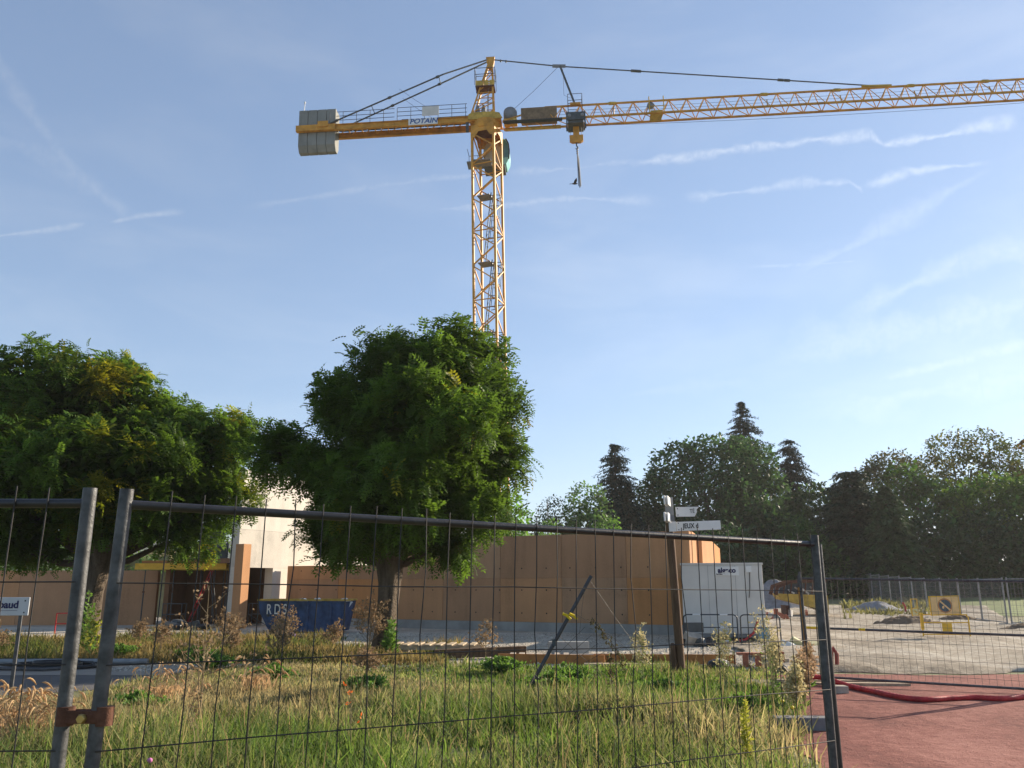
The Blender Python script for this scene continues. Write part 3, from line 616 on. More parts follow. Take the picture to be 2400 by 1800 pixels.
# base
MB().box((0, 0, .3), (4.2, 4.2, .6), (0, 0, A20)).build('base_block', PLINTH, crane)
# slewing collar
for i in range(4):
    a, b = cor[i], cor[(i + 1) % 4]; A, B = mr(*a, 0), mr(*b, 0); d = (B - A); n = Vector((d.y, -d.x, 0)).normalized()
    m = MB(); zt, zb = ZT + .50, ZT - .45
    pr = [(-.03, zb), (.14, zb), (.3, zb + .42), (.7, zb + .42), (.86, zb), (1.03, zb), (1.03, zt), (-.03, zt)]
    vs = [A + d * s + n * o_ + Vector((0, 0, z)) for o_ in (.05, .09) for s, z in pr]
    m.add(vs, [(0, 1, 2, 7), (2, 3, 6, 7), (3, 4, 5, 6), (15, 10, 9, 8), (15, 14, 11, 10), (14, 13, 12, 11)] + [(j, (j + 1) % 8, (j + 1) % 8 + 8, j + 8) for j in range(8)])
    m.build('collar_plate', YEL, crane)
MB().lathe((0, 0, ZT + .3), [(.95, 0), (1.0, .3), (1.0, .62)], 20).build('slewing_ring', YEL, crane)
MB().lathe((0, 0, ZT + .1), [(.5, 0), (.85, .2)], 16).build('ring_cone', RUST, crane)
# upper works in their own frame: +x runs along the jib
up = bpy.data.objects.new('slewing_frame', None); 
JA = R(-4.2); cj, sj = math.cos(JA), math.sin(JA)
def J(x, y, z): return Vector((x * cj - y * sj, x * sj + y * cj, z))
def jbar(a, b, wd, name, m=YEL, h=None): return MB().bar(J(*a), J(*b), wd, h).build(name, m, crane)
def jrod(a, b, r, name, m=RAILB, n=6): return MB().rod(J(*a), J(*b), r, n).build(name, m, crane)
def jbox(a, b, name, m, bevel=0):
    o = MB().bbox(a, b).build(name, m, crane, bevel=bevel); o.matrix_local = Matrix.Rotation(JA, 4, 'Z'); return o
ZB = ZT + .9
jbox((-1.15, -.7, ZB - .05), (1.1, .7, ZB + .18), 'turntable', YEL)
for y in (-.78, .78): o = MB().prism([(-1.25, ZB), (1.2, ZB), (1.0, ZB + .42), (.45, ZB + .55), (-.95, ZB + .55), (-1.2, ZB + .4)], y - .04, y + .04).build('turntable_cheek', YELD, crane); o.matrix_local = Matrix.Rotation(JA, 4, 'Z')
# tower head
AP = (.38, 0, 38.9 - cz0)
for y in (-.55, .55):
    jbar((-1.05, y, ZB + .5), (AP[0] - .08, y * .12, AP[2]), .11, 'head_leg'); jbar((.55, y, ZB + .5), (AP[0] + .1, y * .12, AP[2]), .11, 'head_leg')
    for k in range(4):
        f0, f1 = k / 5 + .05, (k + 1) / 5
        def hp_(x0, x1, f, y=y): return (x0 + (x1 - x0) * f, y * (1 - .88 * f), ZB + .5 + (AP[2] - ZB - .5) * f)
        jbar(hp_(-1.05, AP[0] - .08, f0), hp_(.55, AP[0] + .1, f1), .05, 'head_brace'); jbar(hp_(.55, AP[0] + .1, f1), hp_(-1.05, AP[0] - .08, f1), .045, 'head_brace')
for k in range(4):
    f = k / 5 + .12; yy = .55 * (1 - .88 * f); x = -1.05 + (AP[0] + .97) * f; z = ZB + .5 + (AP[2] - ZB - .5) * f
    jbar((x, -yy, z), (x, yy, z), .045, 'head_brace'); x2 = .55 + (AP[0] - .45) * f; jbar((x2, -yy, z), (x2, yy, z), .045, 'head_brace')
o = MB().prism([(-.32, .2), (.32, .2), (.25, -.35), (.12, -.75), (-.12, -.75), (-.25, -.35)], -.14, .14).build('head_plate', YEL, crane); o.matrix_local = Matrix.Translation(J(AP[0] - .02, 0, AP[2] + .02)) @ Matrix.Rotation(JA, 4, 'Z')
zc = AP[2] - 1.95
for x0, x1, y0, y1 in ((-.75, .7, -.5, -.5), (-.75, .7, .5, .5), (-.75, -.75, -.5, .5), (.7, .7, -.5, .5)):
    for dz in (.55, 1.05): jrod((x0, y0, zc + dz), (x1, y1, zc + dz), .022, 'head_rail')
for x in (-.75, .7):
    for y in (-.5, .5): jrod((x, y, zc - .3), (x, y, zc + 1.05), .022, 'head_rail_post')
jbox((-.72, -.5, zc - .42), (.66, .5, zc - .36), 'head_platform', RUST)
for x0, x1 in ((-.7, -.15), (-.1, .25), (.3, .66)): jbox((x0, -.53, zc - .36), (x1, -.505, zc + .02), 'head_platform_plate', YELD)
lm = MB()
for y in (-.16, .16): lm.rod(J(.1, y, ZB + .6), J(.2, y, zc), .022, 5)
for k in range(12): lm.rod(J(.1, -.16, ZB + .8 + k * .3), J(.1, .16, ZB + .8 + k * .3), .014, 4)
lm.build('head_ladder', RAILB, crane)
for x in (-.6, -.15): MB().lathe(J(x, -.3, ZB + .32), [(.12, 0), (.17, .1), (.17, .75), (.13, .85), (.1, 1.05)], 12).build('slewing_motor', MGREY, crane)
# counter jib: two beams, bracing, walkway rails
CX0, CX1 = -1.1, -13.65
for y in (-.62, .62):
    m = MB()
    for z0, z1, t in ((0, .05, .11), (.05, .40, .025), (.40, .45, .11)): m.bbox((CX1 + (1.9 if y > 0 else 0), y - t, ZB + z0 - .12), (CX0, y + t, ZB + z1 - .12))
    o = m.build('counter_jib_beam', YEL, crane); o.matrix_local = Matrix.Rotation(JA, 4, 'Z')
for k in range(12):
    x = CX0 - .3 - k * .95
    jbar((x, -.52, ZB + .1), (x, .52, ZB + .1), .05, 'counter_jib_brace'); jbar((x, -.52, ZB + .08), (x - .95, .52, ZB + .08), .045, 'counter_jib_brace')
for y in (-.78, .78):
    for z in (.62, .95, 1.28):
        jrod((-1.3, y, ZB + z), (-6.3, y, ZB + z), .02, 'counter_jib_rail'); jrod((-6.5, y, ZB + z - .05), (-10.7, y, ZB + z - .05), .02, 'counter_jib_rail')
    for k in range(11): jrod((-1.4 - k * .98, y, ZB + .25), (-1.4 - k * .98, y, ZB + 1.25), .022, 'counter_jib_rail_post')
for k in range(9):
    jbox((-1.4 - k * 1.05 - 1.0, -.4, ZB + .335), (-1.4 - k * 1.05, .4, ZB + .36), 'walkway_plate', GALVD)
bd = jbox((-5.5, -.76, ZB - .14), (-3.4, -.735, ZB + .36), 'name_board', WHITEP)
t_ = text('POTAIN', .52, BLUEINK, crane, J(-4.42, -.765, ZB + .12), rot=(R(90), 0, JA), bold=.012, shear=.25, sx=1.05); 
t_.parent = bd; t_.matrix_parent_inverse = bd.matrix_local.inverted()
jbox((-4.5, -.83, ZB + .5), (-3.3, -.80, ZB + 1.22), 'white_board', CABIN)
# counterweights
for k in range(4):
    x1 = -10.85 - k * .68; x0 = x1 - .655
    m = MB(); hw = .49; zt, zb = ZB + 1.7, ZB - 1.55
    pr = [(-hw, zb + .45), (-hw + .28, zb), (hw - .28, zb), (hw, zb + .45), (hw, zt), (-hw, zt)]
    m.prism(pr, x0, x1, 'x'); o = m.build('counterweight_block', CWT, crane, bevel=.025); o.matrix_local = Matrix.Rotation(JA, 4, 'Z')
    jbox((x0 + .28, -.12, zt), (x0 + .4, .12, zt + .07), 'lifting_lug', RUST)
jbox((-13.65, -.80, ZB - .12), (-10.8, -.735, ZB + .33), 'counterweight_cheek', YEL); jbox((-12.05, -.86, ZB + .1), (-11.3, -.805, ZB + .55), 'pendant_bracket', YEL)
for x in (-.2, .2): pass
jrod((-13.3, -.2, ZB + 1.7), (-13.25, -.2, ZB + 2.45), .03, 'beacon_pole', WHITEP); MB().lathe(J(-13.25, -.2, ZB + 2.45), [(.06, 0), (.07, .1), (.03, .16)], 8).build('beacon', WHITEP, crane)
# counter pendants: link plates near the head, then bars
for y in (-.6, .6):
    e = (-11.5, y, ZB + .35); a = (AP[0] - .25, y * .2, AP[2]); f = .27
    mid = (a[0] + (e[0] - a[0]) * f, y * .75, a[2] + (e[2] - a[2]) * f + .12)
    jbar(a, mid, .12, 'pendant_link', MGREY, .05); jrod(mid, e, .055, 'pendant_bar', DGREY)
    for g in (.04, .45, .9): 
        q = [mid[i] + (e[i] - mid[i]) * g for i in range(3)]; q2 = [mid[i] + (e[i] - mid[i]) * (g + .025) for i in range(3)]; jrod(q, q2, .1, 'pendant_coupling', DGREY, 8)
for g in (.3, .72):
    x = AP[0] - .25 + (-11.5 - AP[0] + .25) * g; z = AP[2] + (ZB + .35 - AP[2]) * g; jrod((x, -.5, z + .05), (x, .5, z + .05), .03, 'pendant_spreader', DGREY)
for y in (-.6, .6): MB().tube([J(-6.2, y, ZB + 2.9), J(-5.0, y, ZB + 1.9), J(-3.4, y, ZB + .7)], .012, 4).build('slack_cable', RAILB, crane)
# jib: triangular truss
JL = 44.0; W2 = .55; HT = 1.28; JX = 1.2
for y in (-W2, W2): jbar((JX, y, ZJ), (JL, y, ZJ), .12, 'jib_bottom_chord')
jbar((4.2, 0, ZJ + HT), (JL, 0, ZJ + HT), .11, 'jib_top_chord')
for y in (-W2, W2): jbar((JX, y, ZJ + .05), (4.2, 0, ZJ + HT), .09, 'jib_root_brace')
PJ = 1.25; nb = int((JL - 4.2) / PJ)
for k in range(nb):
    x = 4.2 + k * PJ
    for y in (-W2, W2):
        jbar((x, 0, ZJ + HT), (x + PJ / 2, y, ZJ), .05, 'jib_brace'); jbar((x + PJ / 2, y, ZJ), (x + PJ, 0, ZJ + HT), .05, 'jib_brace')
    jbar((x + PJ / 2, -W2, ZJ), (x + PJ * 1.5, W2, ZJ), .045, 'jib_lacing')
for k in range(3):
    x = JX + k * 1.0; jbar((x, -W2, ZJ), (x + 1.0, W2, ZJ), .045, 'jib_lacing')
for x in (9.0, 19.6, 24.6, 29.6, 34.6): MB().lathe(J(x, 0, ZJ + HT), [(.05, -.35), (.12, -.2), (.12, .2), (.05, .35)], 8, 'x').build('chord_joint', YELD, crane); jbar((x, -W2, ZJ + .05), (x + .1, -W2 * .3, ZJ + .75), .07, 'joint_brace')
# hoist gear on the jib root
jbox((1.25, -.45, ZJ + .15), (2.2, .45, ZJ + .3), 'winch_bed', YELD); MB().lathe(J(1.75, -.5, ZJ + .75), [(.2, 0), (.48, .05), (.48, .95), (.2, 1.0)], 16, 'y').build('winch_drum', MGREY, crane)
DARKP = mat('brown_grey_cabinet', (.20, .135, .075), .6, 0, .3, 3)
jbox((2.5, -.36, ZJ + .12), (5.05, .36, ZJ + 1.12), 'hoist_cabinet', DARKP, .02)
jbox((1.3, -1.15, ZJ - .32), (5.4, -.75, ZJ - .27), 'service_walkway', RAILB)
for k in range(6): jrod((1.35 + k * .8, -1.13, ZJ - .27), (1.35 + k * .8, -W2, ZJ), .02, 'walkway_hanger')
for k in range(5): jrod((1.5 + k * .8, -.9, ZJ - .2), (1.9 + k * .8, -.6, ZJ - .05), .07, 'hose_loop', BLACK)
jbox((1.3, .3, ZJ - .1), (5.3, .62, ZJ + .02), 'gear_tray', YELD)
# pendant over the jib with its king post
KX = 4.75; KP = (KX, 0, 38.62 - cz0); PE = (27.2, 0, ZJ + HT + .15)
KP = (5.3, 0, ZJ + HT + 3.25)
jrod((AP[0] + .2, 0, AP[2] + .05), KP, .045, 'pendant_bar', DGREY); jrod(KP, PE, .045, 'pendant_bar', DGREY)
for a, b, fs in (((AP[0], 0, AP[2] + .05), KP, (.14, .22)), (KP, PE, (.235, .25, .70, .72))):
    for f in fs:
        q = [a[i] + (b[i] - a[i]) * f for i in range(3)]; q2 = [a[i] + (b[i] - a[i]) * (f + .018) for i in range(3)]; jrod(q, q2, .1, 'pendant_coupling', DGREY, 8)
jbar((KP[0] - .45, 0, KP[2] + .05), (KP[0] + .5, 0, KP[2] - .02), .12, 'pendant_link', MGREY, .2)
jbar((KP[0] + .1, 0, KP[2]), (6.35, 0, ZJ + HT + .1), .13, 'king_post', DGREY); jbox((6.0, -.15, ZJ + HT), (6.75, .15, ZJ + HT + .18), 'king_post_shoe', YEL)
jbar((26.3, 0, PE[2] + .02), (28.3, 0, ZJ + HT + .1), .16, 'pendant_link', YELD, .12)
MB().tube([J(KP[0] - .1, 0, KP[2] - .1), J(3.4, 0, ZJ + 2.6), J(2.0, 0, ZJ + 1.3)], .014, 4).build('slack_cable', RAILB, crane)
MB().tube([J(KP[0] + .3, .1, KP[2] - .1), J(5.6, .2, ZJ + 2.3), J(6.1, .2, ZJ + 2.0)], .012, 4).build('slack_cable', RAILB, crane)
# trolley, hook block, slings
TX = 6.35
for y in (-.72, .72): jbox((TX - .68, y - .06, ZJ - .28), (TX + .68, y + .06, ZJ + .34), 'trolley_side', DGREY, .02)
jbox((TX - .55, -.66, ZJ - .45), (TX + .55, .66, ZJ - .2), 'trolley_bed', DGREY, .02)
for s in (-1, 1):
    jbar((TX + s * .62, -.72, ZJ - .2), (TX + s * .66, -.72, ZJ - .95), .1, 'trolley_bumper', DGREY)
    for y in (-.78, .78): MB().lathe(J(TX + s * .45, y, ZJ + .05), [(.05, -.05), (.13, -.05), (.13, .05), (.05, .05)], 10, 'y').build('trolley_wheel', MGREY, crane)
for x in (-.5, .5):
    for y in (-.6, .6): jrod((TX + x, y, ZJ), (TX + x, y, ZJ + 1.85), .02, 'trolley_cage_post')
for z in (1.35, 1.85):
    for y in (-.6, .6): jrod((TX - .5, y, ZJ + z), (TX + .5, y, ZJ + z), .02, 'trolley_cage_rail')
    for x in (-.5, .5): jrod((TX + x, -.6, ZJ + z), (TX + x, .6, ZJ + z), .02, 'trolley_cage_rail')
hz = ZJ - 1.65
o = MB().prism([(-.2, 1.25), (.2, 1.25), (.22, .55), (.48, .55), (.48, .12), (.3, 0), (-.3, 0), (-.48, .12), (-.48, .55), (-.22, .55)], -.14, .14).build('hook_block', YEL, crane, bevel=.01); o.matrix_local = Matrix.Translation(J(TX, 0, hz)) @ Matrix.Rotation(JA, 4, 'Z')
for s in (-.38, .38):
    for y in (-.08, .08): jrod((TX + s, y, hz + .5), (TX + s, y, ZJ - .3), .012, 'hoist_rope', DGREY, 4)
MB().tube([J(TX, 0, hz), J(TX, 0, hz - .25), J(TX + .1, 0, hz - .4), J(TX, 0, hz - .52), J(TX - .1, 0, hz - .42)], [.06, .05, .05, .045, .02], 8).build('hook', DGREY, crane)
for k in range(3): MB().lathe(J(TX + .02, 0, hz - .5 - .16 * k), [(.03, -.1), (.07, 0), (.03, .1)], 8).build('sling_ring', BLACK, crane)
for k, (dx, l) in enumerate(((-.07, 3.2), (0, 3.35), (.06, 3.3), (.1, 3.15))):
    MB().tube([J(TX + .02, 0, hz - .75), J(TX + .05 + dx * .6, .03 * k, hz - 1.2), J(TX + .08 + dx, .03 * k, hz - .75 - l * .8)], .025, 5).build('chain_sling', RAILB, crane)
jbox((11.6, -.5, ZJ - .05), (12.4, .5, ZJ + .25), 'rope_guide', YELD); MB().lathe(J(11.6, -.6, ZJ + .55), [(.08, -.06), (.26, -.06), (.26, .06), (.08, .06)], 14, 'y').build('rope_pulley', MGREY, crane)
for x0, x1, z in ((11.5, 12.5, .45), (11.5, 12.5, .85)): jrod((x0, -.7, ZJ + z), (x1, -.7, ZJ + z), .03, 'rope_guide_rail', YELD)
for x in (11.5, 12.5): jrod((x, -.7, ZJ - .05), (x, -.7, ZJ + 1.2), .04, 'rope_guide_post', YELD)
sag = [J(7.0 + (JL - 7.0) * s, 0, ZJ - .35 - 3.4 * .25 * 4 * s * (1 - s) * .35) for s in np.linspace(0, 1, 16)]
MB().tube(sag, .014, 4).build('hoist_cable', RAILB, crane)
for y in (-.2, .2): jrod((5.2, y, ZJ + .75), (JL, y, ZJ + .75), .012, 'trolley_cable', RAILB, 4)
# operator cab hung behind the mast
cbx, cby, cbz = .62, 1.75, ZT - 1.75
o = MB().box((-.35, 0, 1.05), (1.25, 1.35, 2.1)).build('cab_body', BEIGE, crane, bevel=.05); cm = Matrix.Translation(J(cbx, cby, cbz)) @ Matrix.Rotation(JA, 4, 'Z'); o.matrix_local = cm
nose = [(.28, .0), (.66, .1), (.86, .5), (.90, 1.1), (.84, 1.7), (.68, 2.05), (.28, 2.15)]
o = MB().prism(nose, -.66, .66).build('cab_nose', TEAL, crane, bevel=.03); o.matrix_local = cm
o = MB().prism([(.32, .6), (.84, .6), (.86, 1.1), (.79, 1.65), (.62, 1.98), (.32, 2.02)], -.675, .675).build('cab_glass', GLASS, crane); o.matrix_local = cm
o = MB().prism([(.80, .45), (.90, .5), (.94, 1.1), (.88, 1.7), (.70, 2.1), (.62, 2.06), (.80, 1.68), (.86, 1.1)], -.69, -.62).build('cab_frame', BLACK, crane); o.matrix_local = cm
o = MB().box((-.2, 0, -.06), (1.5, 1.4, .1)).build('cab_floor', DGREY, crane); o.matrix_local = cm
MB().bar(J(cbx - .3, cby, cbz + 2.15), J(cbx - .3, .6, ZB), .12).build('cab_hanger', YEL, crane)
jbox((-1.5, .4, ZT - 1.75), (-.2, 1.5, ZT - 1.68), 'access_platform', MGREY); jbox((-.9, -.5, ZT - 2.1), (.3, .5, ZT - 2.04), 'access_platform', MGREY)
for x in (-1.45, -.8, -.2): jrod((x, 1.45, ZT - 1.7), (x, 1.45, ZT - .7), .02, 'access_rail')
jrod((-1.45, 1.45, ZT - .7), (-.2, 1.45, ZT - .7), .02, 'access_rail'); jrod((-1.45, .45, ZT - .7), (-1.45, 1.45, ZT - .7), .02, 'access_rail')
jbox((-1.4, -.7, ZT + .05), (-1.2, -.55, ZT + .75), 'side_ladder', DGREY)
bpy.data.objects.remove(up)
# bird
bd_ = thing('black_bird', 'small black bird flying left of the hanging crane slings', 'bird', P(1347, 431, 50), R(15))
m = MB(); m.tube([(-.22, 0, -.03), (-.12, 0, -.01), (0, 0, 0), (.1, 0, .02), (.17, 0, .04), (.21, 0, .03)], [.012, .04, .055, .045, .035, .006], 8)
m.add([(-.22, -.02, -.03), (-.34, -.07, -.05), (-.34, .07, -.05), (-.22, .02, -.03), (-.33, 0, -.03)], [(0, 1, 4), (4, 2, 3), (0, 4, 3)])
for s in (-1, 1): m.add([(.08, s * .04, .02), (.1, s * .2, .16), (.0, s * .36, .26), (-.1, s * .22, .12), (-.1, s * .05, 0)], [(0, 1, 3, 4), (1, 2, 3)])
m.build('body', BLACK, bd_)
# ------------------------------------------------------------------ near mesh fence
def kink(rnd, a, b, n, amp):
    pts = []
    for i in range(n + 1):
        f = i / n; p = Vector(a).lerp(Vector(b), f)
        if 0 < i < n: p += Vector((rnd.uniform(-amp, amp), rnd.uniform(-amp, amp), 0))
        pts.append(p)
    return pts
def mesh_panel(name, label, a, b, za, zb, h, seed, pr=.021, rr=.0145, wr=.0022, dv=.1, dh=.235, lean=(0, 0), group=None, mat_=GALV, wmat=WIRE, amp=.004, extra=None, mid=None, spike=.045, rails=None):
    rnd = random.Random(seed); a, b = Vector((a[0], a[1], 0)), Vector((b[0], b[1], 0)); d = b - a; Ln = d.length; e = d / Ln; nrm = Vector((e.y, -e.x, 0))
    r = thing(name, label, 'fence panel', a, 0, group)
    zA, zB = za - h, zb - h
    lo_a = Vector((-lean[0], 0, zA)); hi_a = Vector((0, 0, za)); lo_b = d + Vector((-lean[1], 0, zB)); hi_b = d + Vector((0, 0, zb))
    MB().tube([lo_a, hi_a], pr, 14).build('post', mat_, r); MB().tube([lo_b, hi_b], pr, 14).build('post', mat_, r)
    def at(s, z):
        """point a distance s along the panel, z below the post tops"""
        f = s / Ln; g = z / h
        return (hi_a.lerp(lo_a, g)).lerp(hi_b.lerp(lo_b, g), f)
    for z in (rails or (.047, h - .08)): MB().tube([at(.01, z), at(Ln - .01, z)], rr, 10).build('rail', RAILD if mat_ is GALV else mat_, r)
    n = int(Ln / dv); off = nrm * (rr + wr)
    for i in range(1, n + 1):
        s = i * dv + .03
        if s > Ln - .02: break
        t0 = .047 - spike + rnd.uniform(-.008, .008)
        p = kink(rnd, at(s, t0), at(s, h - .06), 8, amp * (3 if rnd.random() < .25 else 1))
        MB().tube([q + off for q in p], wr, 5).build('wire', wmat, r)
    k = 1
    while .047 + k * dh < h - .1:
        z = .047 + k * dh; p = kink(rnd, at(0, z), at(Ln, z), 7, .002)
        for q in p[1:-1]: q.z += rnd.uniform(-.004, .004)
        MB().tube([q + off + nrm * wr * 1.6 for q in p], wr, 5).build('wire', wmat, r); k += 1
    return r, at
pa, _ = mesh_panel('mesh_fence_panel', 'near mesh fence panel spanning the front of the picture', (-1.189, 2.6), (1.559, 4.4), 1.895, 1.862, 1.86, 3, lean=(.038, -.002), amp=.0035)
pb, _ = mesh_panel('mesh_fence_panel', 'near mesh fence panel leaving the frame at the left edge', (-4.75, 2.6), (-1.303, 2.6), 1.90, 1.898, 1.86, 5, lean=(0, .002), amp=.002)
o = MB().tube([(0, 0, -1.0), (.0, 0, -.3), (-.012, 0, .82)], .024, 14).build('steel_post', RAILD); o.location = (1.625, 4.52, 1.0); tag(o, 'dark steel post standing tight behind the near right fence post', 'post')
# rusty clamp joining the two near posts
ck = thing('fence_clamp', 'rusty steel clamp with brass bolt joining the two near posts', 'fence clamp', P(196, 1680, 2.58))
for x in (-.062, .052): MB().lathe((x, .018, -.026), [(.025, 0), (.025, .052)], 14).build('collar', RUST, ck)
MB().bbox((-.05, -.005, -.019), (.045, .006, .017)).build('plate', RUST, ck, bevel=.003); MB().bbox((-.05, .03, -.019), (.045, .038, .017)).build('plate', RUST, ck, bevel=.003)
MB().lathe((0, -.022, -.004), [(.011, 0), (.014, .005), (.014, .016)], 6, 'y').build('bolt', BRASS, ck)
# ------------------------------------------------------------------ fence round the red clay court
pc, atc = mesh_panel('mesh_fence_panel', 'galvanised mesh fence panel standing across the red clay', (4.98, 15.0), (8.15, 13.5), 1.80, 1.74, 1.76, 8, rr=.02, wr=.0024, dh=.25, mat_=GALVD, wmat=mat('thin_fence_wire', (.17, .155, .135), .6, .4), amp=.003, rails=(.05, .87, 1.66))
MB().tube([atc(.02, .868), atc(.42, .868)], .022, 10).build('yellow_tape_band', YTAPE, pc); MB().tube([atc(.9, .868), atc(1.0, .868)], .0225, 10).build('yellow_tape_band', YTAPE, pc)
mesh_panel('mesh_fence_panel', 'mesh fence panel leaving the frame at the right edge of the clay', (8.25, 13.45), (11.0, 15.5), 1.74, 1.78, 1.76, 9, rr=.02, wr=.0024, dh=.25, mat_=GALVD, amp=.003, rails=(.05, .87, 1.66))
mesh_panel('mesh_fence_panel', 'mesh fence panel seen edge-on behind the near right post', (4.9, 14.7), (6.0, 18.05), 1.86, 1.78, 1.82, 10, rr=.02, wr=.0024, dv=.2, dh=.25, amp=.003, lean=(-.05, 0))
o = MB().tube([(0, 0, 0), (.0, 0, .9), (-.03, .02, 1.6)], .022, 8).build('rusty_post', mat('orange_rusty_post', (.36, .17, .04), .7, 0, .3, 9)); o.location = (4.93, 14.75, .0); tag(o, 'orange rusty post beside the edge-on fence panel', 'post')
fb = thing('ballast_block', 'dark grey concrete fence ballast block lying on the clay edge', 'ballast block', G(1880, 1712), R(-4))
MB().box((0, 0, .075), (.66, .23, .15), None, (.96, .85)).build('block', mat('dark_foot_concrete', (.16, .155, .155), .85, 0, .2, 8, .3, 40), fb, bevel=.012)
for x in (-.16, 0, .16): MB().lathe((x, 0, .146), [(.026, 0), (.026, .006)], 10).build('socket', BLACK, fb)
o = MB().box((0, 0, .06), (.3, .2, .12)).build('wood_block', WOODG, bevel=.008); o.location = G(1962, 1626); tag(o, 'small wooden block under the red conduit', 'block')
MB().lathe((.05, -.101, -.01), [(.03, 0), (.03, .004)], 8, 'y').build('hole', BLACK, o)
# red conduit
cp = [(1836, 1626), (1882, 1608), (1913, 1604), (1953, 1606), (1992, 1612), (2050, 1624), (2109, 1637), (2168, 1643), (2227, 1640), (2285, 1638), (2344, 1641), (2400, 1637), (2470, 1630)]
pts = [];
for i, (x, y) in enumerate(cp):
    g = G(x, y + 5); g.z = .048 + (.10 * math.exp(-((i - 2) / 1.3) ** 2)); pts.append(g)
fine = []
for i in range(len(pts) - 1):
    for k in range(14):
        f = k / 14; p0, p1, p2, p3 = pts[max(i - 1, 0)], pts[i], pts[i + 1], pts[min(i + 2, len(pts) - 1)]
        fine.append(.5 * ((2 * p1) + (p2 - p0) * f + (2 * p0 - 5 * p1 + 4 * p2 - p3) * f * f + (3 * p1 - p0 - 3 * p2 + p3) * f ** 3))
o = MB().tube(fine, [.043 if i % 2 else .037 for i in range(len(fine))], 10).build('red_conduit', REDP); tag(o, 'red corrugated conduit snaking across the clay under the mesh', 'conduit')
o = MB().tube([(0, 0, 0), (.02, 0, .3), (.07, 0, .42), (.13, 0, .3), (.12, .02, 0)], [.04, .045, .04, .045, .04], 8).build('red_hose_loop', mat('faded_red_hose', (.34, .07, .05), .6)); o.location = G(1949, 1570); tag(o, 'faded red hose loop sticking up beside the near right post', 'hose')

# ------------------------------------------------------------------ far fence rows
def far_panel(loc, rz, label, group, proto=[None]):
    if proto[0] is None:
        r = thing('far_mesh_panel', label, 'fence panel', group=group)
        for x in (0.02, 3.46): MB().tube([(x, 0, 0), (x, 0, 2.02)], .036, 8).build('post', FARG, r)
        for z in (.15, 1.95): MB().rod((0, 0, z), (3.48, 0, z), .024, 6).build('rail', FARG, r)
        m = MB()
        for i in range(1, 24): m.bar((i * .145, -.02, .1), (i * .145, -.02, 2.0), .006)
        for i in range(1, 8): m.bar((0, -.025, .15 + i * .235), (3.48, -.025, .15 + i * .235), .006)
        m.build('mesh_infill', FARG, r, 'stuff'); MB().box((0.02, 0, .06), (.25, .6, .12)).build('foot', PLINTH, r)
        proto[0] = r
    else: r = copy_tree(proto[0]); r['label'] = label; r['group'] = group
    r.location = (loc[0], loc[1], gz(*loc)); r.rotation_euler = (0, 0, rz); return r
p0, p1 = Vector((21.0, 37.0)), Vector((29.4, 73.0)); d = (p1 - p0).normalized()
for i in range(11):
    q = p0 + d * 3.5 * i; far_panel((q.x, q.y), math.atan2(d.y, d.x), ORD[i] + ' mesh panel of the fence receding along the field, counted from the near corner', 'fence row receding along the field')
for i in range(5):
    far_panel((28.8 - 3.5 * (i + 1), 74.5 + .2 * i), R(-3), ORD[i] + ' far mesh panel below the dark trees, counted from the right', 'far fence row below the trees')
for i in range(6):
    far_panel((31 + 3.52 * i, 84 - .3 * i), R(-5), ORD[i] + ' mesh panel across the far side of the sports field, counted from the left', 'fence row across the field')
for i in range(2):
    far_panel((21.05 + 3.5 * i * .98, 36.8 - .8 * i), R(-13), ('nearer', 'farther')[1 - i] + ' mesh panel running right from the field corner to the frame edge', 'fence panels at the field corner')
sn = thing('field_notice', 'small white notice board with dark print on the field fence', 'notice board', (22.0, 36.2, 1.02)); MB().bbox((-.0, -.02, .0), (.75, 0, .12)).build('board', WHITEP, sn); MB().bbox((.02, -.024, .02), (.1, -.021, .1)).build('emblem', INK, sn)

# ------------------------------------------------------------------ yellow warning barriers
yb = thing('warning_barrier', 'yellow barrier carrying a faded orange no parking panel', 'barrier', (13.7, 27.6, -.06), R(-3))
for x in (-.72, .72): MB().tube([(x, 0, 0), (x, 0, .72), (x * .93, 0, .82)], .024, 8).build('post', ORNG, yb)
for z in (.82, .58, .22): MB().rod((-.70, 0, z), (.70, 0, z), .018).build('rail', ORNG, yb)
MB().bbox((-.12, -.03, .22), (.18, -.012, .56)).build('plate', ORNG, yb)
MB().bar((-.72, -.3, .03), (-.72, .3, .03), .05).build('foot', ORNG, yb); MB().bar((.72, -.3, .03), (.72, .3, .03), .05).build('foot', ORNG, yb)
MB().box((-.62, -.15, .02), (.75, .14, .03)).build('base_board', PYEL, yb)
MB().box((-.735, -.04, .62), (.07, .09, .5)).build('end_flap', ORNG, yb)
sgp = MB().box((0, 0, 0), (.94, .03, .60)).build('sign_panel', ORNG, yb, bevel=.006); sgp.location = (.02, -.045, 1.10); sgp.rotation_euler = (0, R(-1.5), 0)
MB().bbox((-.43, -.021, -.265), (.43, -.016, .265)).build('sign_face', SIGNF, sgp)
MB().lathe((0, -.024, 0), [(.225, 0), (.225, .003)], 28, 'y').build('ring', SIGNR, sgp); MB().lathe((0, -.027, 0), [(.185, 0), (.185, .003)], 28, 'y').build('disc', SIGNB, sgp)
MB().box((0, -.030, 0), (.40, .003, .045), (0, R(45), 0)).build('slash', SIGNF, sgp)
MB().prism([(-.09, -.02), (-.02, .0), (-.05, -.10), (-.10, -.08)], -.0305, -.0285).build('worn_patch', SIGNF, sgp); MB().box((.05, -.0305, .07), (.07, .002, .06), (0, .5, 0)).build('worn_patch', SIGNB, sgp)
y2 = thing('folded_barrier', 'narrow folded yellow barrier standing on the far dirt', 'barrier', (20.6, 44.5, gz(20, 44)), R(20))
